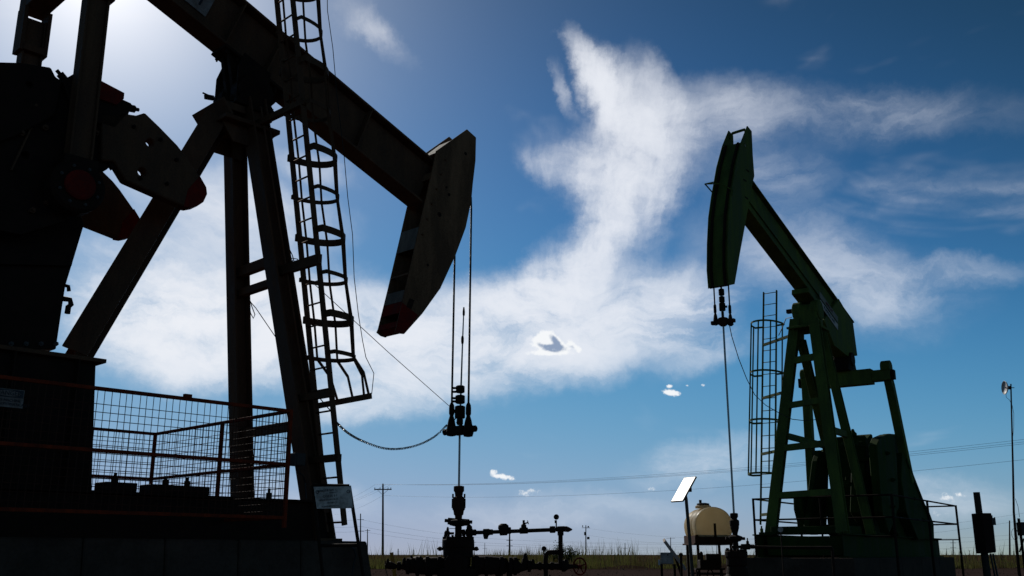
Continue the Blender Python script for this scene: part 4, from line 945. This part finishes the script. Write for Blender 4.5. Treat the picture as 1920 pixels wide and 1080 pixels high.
for i in range(len(rings)-1):
    for k in range(n): fs.append((i*n+k, i*n+(k+1)%n, (i+1)*n+(k+1)%n, (i+1)*n+k))
fs += [tuple(reversed(range(n))), tuple(range((len(rings)-1)*n, len(rings)*n))]
tb = MB().add(vs, fs).build('tank_body', M_['tank'], tk, smooth=True)
MB().lathe([(.24,-.03), (.24,.03), (.20,.06)], (c0.x-.18, .0, zt0+.0), (0,0,1), 20).build('manway', M_['tank'], tk)
MB().lathe([(.17,0), (.19,.01), (.19,.05), (.1,.07)], (c0.x-.18, .0, zt0+.06), (0,0,1), 18).box((c0.x-.26,.0,zt0+.16), (.07,.06,.12)).build('lid', M_['black'], tk)
MB().box((c0.x+.02,-.515,TF.y(1340,995,-.5).z), (.07,.02,.42)).build('level_strap', M_['dark'], tk)
zl = TF.y(1338,1020,-.45).z
cr = MB(); 
for y in (-.46, .30, 1.02): cr.box((c0.x, y, (zb0+zl)/2+.03), (rw*2-.02,.07,(zb0-zl)+.10))
for x in (-1,1): cr.box((c0.x+x*(rw-.02), .28, (zb0+zl)/2+.02), (.05,1.5,(zb0-zl)+.08))
cr.box((c0.x,.28,zl), (rw*2+.1,1.6,.05)).build('cradle', M_['rust'], tk, bevel=.004)
for x in (-1,1):
    for y in (-.42,.98): MB().box((c0.x+x*(rw-.08), y, zl/2), (.07,.07,zl)).build('leg', M_['dark'], tk)
MB().box((c0.x, -.42, .25), (rw*2-.2,.05,.05)).box((c0.x, .98, .25), (rw*2-.2,.05,.05)).build('stretcher', M_['dark'], tk)
# chemical pump and loose wheel under the tank
pf = Frame(at(1332,1040,28.5).x, 28.5, 0); pu = pf.root('chemical_pump', 'small dark pump set with round wheels on the ground under the beige tank', 'pump')
m = MB(); cc = pf.y(1330,1056,0)
for q in (1322, 1340):
    c = pf.y(q,1062,0); c.z = .25; m.tube([c + V(.22*math.cos(t*math.pi/10),0,.22*math.sin(t*math.pi/10)) for t in range(21)], .018, 6, caps=False)
m.build('wheel', M_['dark'], pu)
MB().box((cc.x,.05,.55), (.55,.35,.22)).lathe([(.09,-.2),(.09,.2)], (cc.x+.12,.05,.74), (1,0,0), 12).lathe([(.05,0),(.05,.2),(.02,.25)], (cc.x-.2,.05,.64), (0,0,1), 10).build('motor', M_['dark'], pu, bevel=.01)
MB().box((cc.x,.05,.42), (.8,.4,.05)).tube([V(cc.x-.35,.05,.42), V(cc.x-.35,.05,0)], .02, 6).tube([V(cc.x+.35,.05,.42), V(cc.x+.35,.05,0)], .02, 6).build('frame', M_['dark'], pu)

# solar panel on a pole
SY = 27.; pz = Frame(at(1296,1060,SY).x, SY, 0)
sp_ = pz.root('solar_panel', 'tilted solar panel on a leaning pole, its glass glaring white in the sun', 'solar panel')
k3 = (pz.y(1290,920,0).x - pz.y(1280,920,0).x)/10
c = pz.y(1281.5,917,0); e1 = V(15*k3, .12, 22.3*k3*1.03); e2 = V(8.7*k3, -.22, 0)
gm = bpy.data.materials.new('glossy_panel_glass'); gm.use_nodes = True; gbs = gm.node_tree.nodes['Principled BSDF']
gq = G(gm.node_tree); br_t = gq.n('ShaderNodeTexBrick'); br_t.offset = 0; gq.put(br_t.inputs['Vector'], gq.n('ShaderNodeTexCoord').outputs['Object'])
br_t.inputs['Scale'].default_value = 6; br_t.inputs['Color1'].default_value = (.03,.035,.06,1); br_t.inputs['Color2'].default_value = (.025,.03,.05,1); br_t.inputs['Mortar'].default_value = (.3,.3,.3,1); br_t.inputs['Mortar Size'].default_value = .015
gm.node_tree.links.new(br_t.outputs[0], gbs.inputs['Base Color']); gbs.inputs['Roughness'].default_value = .28; gbs.inputs['Coat Weight'].default_value = 1.; gbs.inputs['Coat Roughness'].default_value = .22; gbs.inputs['IOR'].default_value = 1.6
def panel(f, c, e1, e2, par, th=.035):
    nn = e1.cross(e2).normalized()
    if nn.dot(Vector((0,-1,0))) < 0: nn = -nn
    q = [c-e1-e2, c-e1+e2, c+e1+e2, c+e1-e2]
    fr = MB().add([p + nn*.0 for p in q] + [p - nn*th for p in q], [(0,1,2,3), (7,6,5,4), (0,4,5,1), (1,5,6,2), (2,6,7,3), (3,7,4,0)]).build('frame', M_['galv'], par)
    q = [c-e1*.96-e2*.93, c-e1*.96+e2*.93, c+e1*.96+e2*.93, c+e1*.96-e2*.93]
    MB().add([p + nn*.004 for p in q] + [p + nn*.0005 for p in q], [(0,1,2,3), (7,6,5,4), (0,4,5,1), (1,5,6,2), (2,6,7,3), (3,7,4,0)]).build('glass', gm, fr); return nn
nn = panel(pz, c, e1, e2, sp_)
pt = pz.y(1287,929,0); pbm = pz.y(1297.5,1060,0); pbm = pt + (pbm-pt)*((0-pt.z)/(pbm.z-pt.z))
MB().tube([c - nn*.05 + V(.02,0,-.02), pt + V(0,.06,0), pt + V(0,.06,-.1), pbm], [.03,.03,.045,.05], 10).build('pole', M_['galv'], sp_)
MB().box(pz.y(1291.5,918,.1), (.14,.12,.12)).build('bracket', M_['dark'], sp_)
# second panel, seen on edge
p2y = 25.; pe = Frame(at(1266,1060,p2y).x, p2y, 0); s2 = pe.root('solar_panel', 'lower solar panel seen on edge, leaning behind the small beige cabinet', 'solar panel')
a, b = pe.y(1245,1013,0), pe.y(1284,1066,0); ce = lerp(a,b,.5); e1b = (a-b)/2; e2b = V(.03,.28,.035)
nb_ = e1b.cross(e2b).normalized(); q = [ce-e1b-e2b, ce-e1b+e2b, ce+e1b+e2b, ce+e1b-e2b]
q = [ce-e1b-e2b, ce-e1b+e2b, ce+e1b+e2b, ce+e1b-e2b]
pfm = MB().add([p + nb_*.03 for p in q] + [p - nb_*.03 for p in q], [(0,1,2,3), (7,6,5,4), (0,4,5,1), (1,5,6,2), (2,6,7,3), (3,7,4,0)]).build('frame', M_['box'], s2)
MB().tube([ce, V(ce.x+.25,0,0)], .03, 8).build('post', M_['dark'], s2)
cb_ = Frame(at(1250,1060,24.).x, 24., -8); cab = cb_.root('cabinet', 'small beige electrical cabinet on a short stand left of the beige tank', 'cabinet')
a, b = cb_.y(1238,1036,0), cb_.y(1263,1058,0)
cbo = MB().box(((a.x+b.x)/2, .12, (a.z+b.z)/2), (b.x-a.x, .24, a.z-b.z)).build('box', M_['box'], cab, bevel=.01)
MB().box(((a.x+b.x)/2, -.006, (a.z+b.z)/2), ((b.x-a.x)*.92, .012, (a.z-b.z)*.9)).build('door', M_['box'], cbo, bevel=.004)
MB().box((lerp(a,b,.58).x, -.02, lerp(a,b,.2).z), (.03,.02,.03)).build('lock', M_['dark'], cbo)
MB().box((a.x-.03,.1,lerp(a,b,.85).z), (.05,.15,.12)).build('side_box', M_['dish'], cab)
for x in (a.x+.02, b.x+.02): MB().box((x,.12,b.z/2), (.06,.2,b.z)).build('leg', M_['dark'], cab)
vp = Frame(at(1277,1060,24.6).x, 24.6, 0); vv = vp.root('vent_pipe', 'short dark pipe with a cap between the beige cabinet and the panel pole', 'pipe')
MB().tube([V(0,0,0), vp.y(1277,1043,0)], .03, 8).lathe([(.03,0),(.05,.02),(.05,.06),(.02,.08)], vp.y(1277,1043,0), (0,0,1), 10).build('pipe', M_['dark'], vv)

# mast with small dish
MY = 31.; mf = Frame(at(1909,1080,MY).x, MY, 0); ms = mf.root('antenna_mast', 'tall thin bent mast at the right edge carrying a small white dish', 'antenna')
pts = [mf.y(1895.5,720,0), mf.y(1897.5,800,0), mf.y(1899.5,880,0), mf.y(1901,960,0), mf.y(1906,1020,0), mf.y(1911,1075,0)]; pts.append(V(pts[-1].x+.05,0,0))
MB().tube(pts, [.022,.024,.03,.035,.045,.05,.05], 8).build('mast', M_['dark'], ms)
c = mf.y(1885,727,0); dax = V(-.99,.05,.04)
MB().lathe([(.02,-.05), (.12,-.045), (.19,-.01), (.215,.03), (.21,.032), (.18,.0), (.11,-.025), (.02,-.03)], c, dax, 28).build('dish', M_['dish'], ms, smooth=True)
MB().tube([c, mf.y(1896,727,0)], .02, 6).box(mf.y(1892,727,0), (.10,.08,.10)).tube([mf.y(1893,727,0), mf.y(1902,727,0)], .012, 6).build('mount', M_['dark'], ms)
MB().tube([mf.y(1886,736,0), mf.y(1887,745,0), mf.y(1893,750,0), mf.y(1898,760,0), mf.y(1901,775,0), mf.y(1901,800,0), mf.y(1899,822,0)], .007, 5).tube([mf.y(1904,935,0), mf.y(1909,950,0), mf.y(1912,970,0)], .007, 5).build('cable', M_['black'], ms)
MB().tube([mf.y(1902,994,0) + V(.10*math.cos(t*.7)*1.0,0,-.12 + .17*math.sin(t*.7)) for t in range(12)], .007, 5).build('cable_coil', M_['black'], ms)
# leaning timber post with a switch cabinet
PY = 24.; tf = Frame(at(1850,1080,PY).x, PY, 12); tp = tf.root('timber_post', 'thick dark leaning timber post carrying a tall switch cabinet at the right', 'post')
a, b = tf.y(1831,923,0), tf.y(1850,1070,0); b = a + (b-a)*((0-a.z)/(b.z-a.z))
MB().tube([b, lerp(b,a,.5), a], [.085,.080,.074], 14).build('post', M_['wood'], tp)
swf = tf.root('switch_cabinet', 'dark tall switch cabinet with a side lever fixed to the leaning timber post', 'cabinet')
q = [tf.y(1841,962,-.30), tf.y(1859,962,-.30), tf.y(1866,1036,-.30), tf.y(1850,1038,-.30)]
MB().prism(q, -.30, .08).build('box', M_['dark'], swf, bevel=.01)
MB().box(tf.y(1863,978,-.1), (.06,.08,.16)).tube([tf.y(1863,978,-.1), tf.y(1865,970,-.1)], .015, 6).build('lever', M_['galv'], swf)
q = [tf.y(1859.5,966,-.31), tf.y(1861,966,-.31), tf.y(1868,1034,-.31), tf.y(1866.5,1036,-.31)]
MB().prism(q, -.31, .05).build('door_edge', M_['galv'], swf)
for px in (1857, 1862): 
    c = tf.y(px,1038,-.1); MB().tube([c, V(c.x+.08,-.1,0)], .022, 8).build('conduit', M_['black'], swf)
ef = Frame(at(1912,1080,26.).x, 26., 0); eb = ef.root('cabinet', 'dark cabinet on a short post cut off by the right edge behind the mast', 'cabinet')
q0_, q1_ = ef.y(1913,979,0), ef.y(1936,1004,0)
MB().box(((q0_.x+q1_.x)/2,.1,(q0_.z+q1_.z)/2), (q1_.x-q0_.x,.25,q0_.z-q1_.z)).build('box', M_['grey'], eb, bevel=.01)
c = ef.y(1910,972,0); MB().tube([V(c.x,0,0), c], .035, 8).tube([ef.y(1920,1010,0), ef.y(1912,1035,0)], .02, 6).tube([V(ef.y(1930,1000,0).x,.05,0), ef.y(1930,1000,0)], .03, 8).build('post', M_['dark'], eb)

# ================================================================ power poles and lines
def pole(name, label, px, ptop, Y, rad, arms=(), kind='wood', lean=0., extra=None, cat='utility pole', group=None):
    top = at(px, ptop, Y); b = at(px, 1040, Y); f = Frame(b.x, Y, 0)
    o = f.root(name, label, cat, group); h = top.z; x1 = top.x - b.x
    MB().tube([V(0,0,0), V(x1,0,h)], [rad, rad*.62], 10).build('shaft', M_['wood' if kind == 'wood' else 'grey'], o)
    for dz, wdt in arms:
        a_ = MB().box((x1*(h-dz)/h, 0, h-dz), (wdt, .13 if kind=='wood' else rad*.5, .16 if kind=='wood' else rad*.6)).build('crossarm', M_['wood' if kind=='wood' else 'grey'], o)
        if Y < 200:
            for s in (-.46,-.16,.3,.46): MB().lathe([(.03,0),(.07,.05),(.05,.12),(.07,.18),(.03,.22)], (x1+wdt*s,0,h-dz+.08), (0,0,1), 8).build('insulator', M_['grey'], a_)
            MB().bar(V(x1+.12,-.05,h-dz-.75), V(x1+wdt*.30,-.05,h-dz-.08), .03, .05).bar(V(x1-.12,-.05,h-dz-.75), V(x1-wdt*.30,-.05,h-dz-.08), .03, .05).build('arm_brace', M_['grey'], a_)
    if extra == 'transformer':
        MB().box((x1+.9,0,h-.5), (.5,.4,.5)).box((x1-1.2,0,h-.3), (.3,.3,.6)).box((x1+.8,0,h-4.6), (.9,.8,.9)).box((x1-.4,0,h-3.),(.6,.5,1.2)).build('transformer', M_['grey'], o)
    return o
pole('utility_pole', 'tall wooden utility pole with a crossarm, nearest pole left of the near wellhead', 718, 907, 163, .20, [(.9,2.8)])
pole('utility_pole', 'short wooden utility pole just behind the sign stand leg', 689, 992, 430, .26, [(.6,2.4)])
pole('transmission_pole', 'tall thin steel pole behind the sign stand with three short arms', 676, 963, 480, .36, [(2.8,3.2), (8.,3.2), (13.5,3.2)], 'steel')
pole('transmission_pole', 'steel pole showing above the flow line right of the near wellhead', 955.5, 990, 560, .55, [(6.5,3.4), (9.5,3.4)], 'steel')
pole('utility_pole', 'small distant pole right beside the near wellhead body', 889, 1016, 800, .30, [(.4,3.4)])
pole('utility_pole', 'small distant pole under the middle of the near flow line', 909, 1018, 850, .30, [(4.5,3.8)])
pole('utility_pole', 'wooden pole with transformer cans standing right of the near flow line', 1098.5, 985, 380, .26, [(.9,3.)], extra='transformer')
pole('utility_pole', 'distant pole right of the transformer pole in the middle of the horizon', 1172, 1018, 760, .34, [(4.,3.4)])
pole('utility_pole', 'very faint distant pole just left of another small one mid horizon', 1160, 1024, 1000, .30)
pole('utility_pole', 'distant wooden pole with crossarm behind the beige cabinet', 1257.5, 1008, 620, .32, [(.4,5.4)])
pole('utility_pole', 'very thin dark pole close beside the solar panel pole', 1288, 974, 210, .09)
pole('utility_pole', 'distant pole seen under the beige tank', 1344, 1022, 900, .36)
pole('utility_pole', 'bare leaning pole near the right edge beside the mast', 1893, 976, 330, .30)
pole('utility_pole', 'distant pole between the railing and the timber post', 1787, 1011, 560, .34, [(2.,3.2), (4.5,3.2)])
pole('utility_pole', 'small distant crossarm pole right of the green pumpjack railing', 1775, 1029, 1300, .4, [(.5,8.)])
pole('utility_pole', 'small distant crossarm pole left of the timber post', 1818, 1032, 1500, .4, [(.5,6.)])
pole('utility_pole', 'tiny distant pole behind the switch cabinet by the mast', 1901, 1033, 1400, .5, [(1.,3.)])
pole('utility_pole', 'faint far pole above the field left of the valves', 746.5, 1029, 1500, .9, [(4,6.)])
pole('utility_pole', 'faint far pole just left of the near wellhead', 775, 1030, 1500, .5)
def wire(label, pts, r, sg, grp='overhead power wires'):
    f = Frame(pts[0].x, pts[0].y, 0); o = f.root('power_line', label, 'power line', grp); m = MB()
    for a, b in zip(pts[:-1], pts[1:]): m.tube(sag(f.I @ a, f.I @ b, sg), r, 5)
    m.build('conductor', M_['cable'], o)
tx = at(718,907,163)
lab = ['upper', 'second', 'third']
for k, (dx, e) in enumerate(((-1.25,0), (.45,5), (1.25,9))):
    a = at(718,912,163) + V(dx,0,.3)
    wire(f'{("topmost","second","third")[k]} overhead wire from the tall wooden pole rising towards the upper right', [at(590,945+e*.5,260), a, at(2100,803+e,78)], .011, 1.3)
wire('lower single wire from the tall wooden pole rising right over the tank', [at(590,962,260), at(718,929,163), at(2100,842,78)], .011, 1.5)
for k, (y0_, y1_, y2_) in enumerate(((974,1014,1019), (987,1022,1026), (996,1026,1029))):
    wire(f'{("top","middle","bottom")[k]} wire of the far steel poles sloping down behind the near wellhead', [at(520,y0_-14,380), at(676,y0_,480), at(955,y1_-2,560), at(1330,y2_,800)], .032, 1.5, 'far transmission wires')
for k, y_ in enumerate((1007, 1015, 1026)):
    wire(f'{("highest","middle","lowest")[k]} of three faint wires low over the right horizon', [at(1000,y_+4,700), at(1500,y_-2,520), at(2050,y_-18,420)], .026, 3.0, 'faint wires low on the horizon')
for k, y_ in enumerate((990, 1003)):
    wire(f'{("upper","lower")[k]} wire from the transformer pole rising right towards the solar panel', [at(1098,y_,380), at(2060,y_-52,230)], .016, 6.0)

# ================================================================ ground, verge, grass
def ground_mat():
    m = bpy.data.materials.new('gravel_and_dry_soil'); m.use_nodes = True; t = m.node_tree; q = G(t); b = t.nodes['Principled BSDF']
    o = q.n('ShaderNodeTexCoord').outputs['Object']; s = q.n('ShaderNodeSeparateXYZ'); q.put(s.inputs[0], o)
    n1 = q.noise(o, .35, 6, .6); n2 = q.noise(o, 9, 5, .7); n3 = q.noise(q.map(o, scale=(.25,1,1)), .06, 5, .6)
    grav = q.mix(n2, (.024,.016,.0145,1), (.070,.050,.046,1)); grav = q.mix(q.mr(n1,.35,.7), grav, (.036,.025,.0225,1))
    dirt = q.mix(n1, (.036,.022,.018,1), (.024,.018,.013,1))
    f = q.mr(q.m('ADD', s.outputs[1], q.m('MULTIPLY', n3, 26)), 66, 76)
    t.links.new(q.mix(f, grav, dirt), b.inputs['Base Color']); b.inputs['Roughness'].default_value = 1.; b.inputs['Specular IOR Level'].default_value = 0
    bp = q.n('ShaderNodeBump'); bp.inputs['Strength'].default_value = .8; bp.inputs['Distance'].default_value = .05; q.put(bp.inputs['Height'], n2); t.links.new(bp.outputs[0], b.inputs['Normal'])
    return m
gm_ = MB()
gx_ = [-6000,-1500,-400,-120,-60,-30,0,30,60,120,400,1500,6000]; gy_ = [-2500,-600,-120,-20,10,30,45,60,80,130,300,900,3000,9000]
vs = [(x, y, 0) for y in gy_ for x in gx_]; n = len(gx_)
gm_.add(vs, [(j*n+i, j*n+i+1, (j+1)*n+i+1, (j+1)*n+i) for j in range(len(gy_)-1) for i in range(n-1)])
gr_ = gm_.build('ground', ground_mat(), None, kind='structure')
# scattered stones on the pad
st_m = MB(); rnd = random.Random(5)
for i in range(2600):
    y = rnd.uniform(34, 66); x = rnd.uniform(-.30,.62)*y; r = rnd.uniform(.012,.05)*(1 + (rnd.random() < .04)*1.5)
    h = r*rnd.uniform(.5,.9); a = rnd.random()*3
    vs = [(x + r*math.cos(a+k*1.2566)*rnd.uniform(.7,1.1), y + r*math.sin(a+k*1.2566)*rnd.uniform(.7,1.1), 0) for k in range(5)] + [(x, y, h)]
    st_m.add(vs, [(k, (k+1)%5, 5) for k in range(5)])
st_m.build('gravel', M_['concrete'], None, kind='stuff')
def leaf_mat(name, c0, c1, scale=.3):
    m = bpy.data.materials.new(name); m.use_nodes = True; t = m.node_tree; q = G(t); b = t.nodes['Principled BSDF']
    o = q.n('ShaderNodeTexCoord').outputs['Object']; n1 = q.noise(q.map(o, scale=(1,.3,.3)), scale, 5, .7); n2 = q.noise(o, 30, 2)
    c = q.mix(q.mr(q.m('ADD', q.m('MULTIPLY', n1, .8), q.m('MULTIPLY', n2, .2)), .35, .65), (*c0,1), (*c1,1))
    t.links.new(c, b.inputs['Base Color']); b.inputs['Roughness'].default_value = .8; b.inputs['Specular IOR Level'].default_value = .1
    tr = q.n('ShaderNodeBsdfTranslucent'); q.put(tr.inputs[0], c); mx_ = q.n('ShaderNodeMixShader'); mx_.inputs[0].default_value = .5
    t.links.new(b.outputs[0], mx_.inputs[1]); t.links.new(tr.outputs[0], mx_.inputs[2]); t.links.new(mx_.outputs[0], t.nodes['Material Output'].inputs[0]); return m
def ridge(name, x0, x1, y, w_, h_, seed):
    r = random.Random(seed); n = 90; m = 5; vs = []
    ph = r.random()*6
    for i in range(n+1):
        x = x0 + (x1-x0)*i/n; e = max(0., min(1., i/8, (n-i)/8))
        hh = h_*e*(.55 + .3*math.sin(x*.5+ph) + .25*math.sin(x*1.7+ph*2) + r.uniform(-.12,.12))
        for j in range(m+1):
            t = j/m; vs.append((x + r.uniform(-.1,.1), y + w_*(t-.5) + .8*math.sin(x*.21+ph), max(0, hh*math.sin(math.pi*t)) if 0 < j < m else -.02))
    mm = MB().add(vs, [(i*(m+1)+j, (i+1)*(m+1)+j, (i+1)*(m+1)+j+1, i*(m+1)+j+1) for i in range(n) for j in range(m)]); o = mm.build(name, gr_.data.materials[0], None, smooth=True); o['kind'] = 'structure'
ridge('soil_ridge', -4, 26, 63.5, 3.0, .30, 1); ridge('soil_ridge', 4, 60, 84, 6.0, .34, 2); ridge('soil_ridge', 8, 22, 71, 3.0, .22, 3)
GM = leaf_mat('green_roadside_grass', (.090,.100,.024), (.045,.030,.016)); BM = leaf_mat('dry_brown_field_weeds', (.085,.048,.024), (.050,.042,.018))
def blades(name, n, yr_, xr_f, hr, wr, mat, keep=None, seed=1):
    r = random.Random(seed); m = MB(); v = []; f = []
    i = 0
    while i < n:
        y = yr_[0] + (yr_[1]-yr_[0])*r.random()**1.3; x = r.uniform(*xr_f)*y
        if keep and r.random() > keep(x, y): i += .25; continue
        i += 1; h = r.uniform(*hr)*(1 + .5*math.sin(x*.7 + y*.3)*math.sin(x*.23)); w_ = r.uniform(*wr); a = r.random()*3.14; lx_ = r.uniform(-.25,.25)*h; k = len(v)
        dx, dy = math.cos(a)*w_, math.sin(a)*w_
        v += [(x-dx, y-dy, 0), (x+dx, y+dy, 0), (x+dx*.7+lx_*.4, y+dy*.7, h*.55), (x-dx*.7+lx_*.4, y-dy*.7, h*.55), (x+lx_, y, h)]
        f += [(k,k+1,k+2,k+3), (k+3,k+2,k+4)]
    m.v = v; m.f = f; m.sm = [False]*len(f)
    me = bpy.data.meshes.new(name); me.from_pydata(v, [], f); me.materials.append(mat); o = bpy.data.objects.new(name, me); COL.objects.link(o); o['kind'] = 'stuff'; return o
def patch(x, y):
    u = x/y; s = .5 + .5*math.sin(x*.31 + 1.3)*math.sin(y*.21 + x*.07)
    if u < -.04: return .95 if y < 92 else .2
    if u < .085: return .7 if y < 95 else .35
    if y < 66: return .10*s
    if y < 72: return .16*(s > .6)
    if y < 105: return .02 + .12*(s > .75)
    return .06
blades('roadside_grass', 46000, (60, 125), (-.33,.62), (.14,.50), (.012,.03), GM, patch, 3)
blades('dry_field_weeds', 42000, (130, 420), (-.36,.62), (.25,.80), (.04,.09), BM, lambda x, y: .9 if y < 260 and x/y < .05 or y > 220 else .12, 4)
def tall(x, y):
    u = x/y; return (.9 if -.02 < u < .12 else .25)*(.4 + .6*abs(math.sin(x*.9)))
blades('verge_tufts', 9000, (61, 78), (.02,.62), (.10,.42), (.012,.028), GM, lambda x, y: (.9 if math.sin(x*.8+y*.3)*math.sin(x*.31+y*1.1) > .25 else .02), 6)
blades('tall_weeds', 5200, (66, 100), (-.30,.60), (.75,1.45), (.012,.026), GM, tall, 9)
# two dark bushes behind the flow line
BU_M = leaf_mat('dark_bush_leaves', (.018,.034,.010), (.03,.05,.014), 2.)
for (px, Y, h, wd, lab_) in ((1046,70,1.55,1.1,'dark leafy bush behind the drop leg of the near flow line'), (1066,72,1.35,1.0,'smaller dark bush right of the near flow line drop leg')):
    p = at(px, 1040, Y); f = Frame(p.x, Y, 0); o = f.root('bush', lab_, 'bush'); r = random.Random(px); m = MB(); s_m = MB()
    for b in range(14):
        a = r.random()*6.28; e = V(math.cos(a)*wd*r.uniform(.2,.9), math.sin(a)*wd*.6*r.random(), h*r.uniform(.6,1.)); s_m.tube([(0,0,0), e*.5 + V(0,0,.1), e], [.03,.018,.006], 5)
        for k in range(70):
            t = r.uniform(.25,1.); c = e*t + V(r.gauss(0,.12), r.gauss(0,.12), r.gauss(0,.10)); u = V(r.gauss(0,1), r.gauss(0,1), r.gauss(0,1)).normalized()*.07; v_ = u.orthogonal().normalized()*.03
            m.add([c-u, c+v_, c+u, c-v_], [(0,1,2,3)])
    m.build('foliage', BU_M, o); s_m.build('stem', M_['wood'], o)
gs = bpy.data.objects
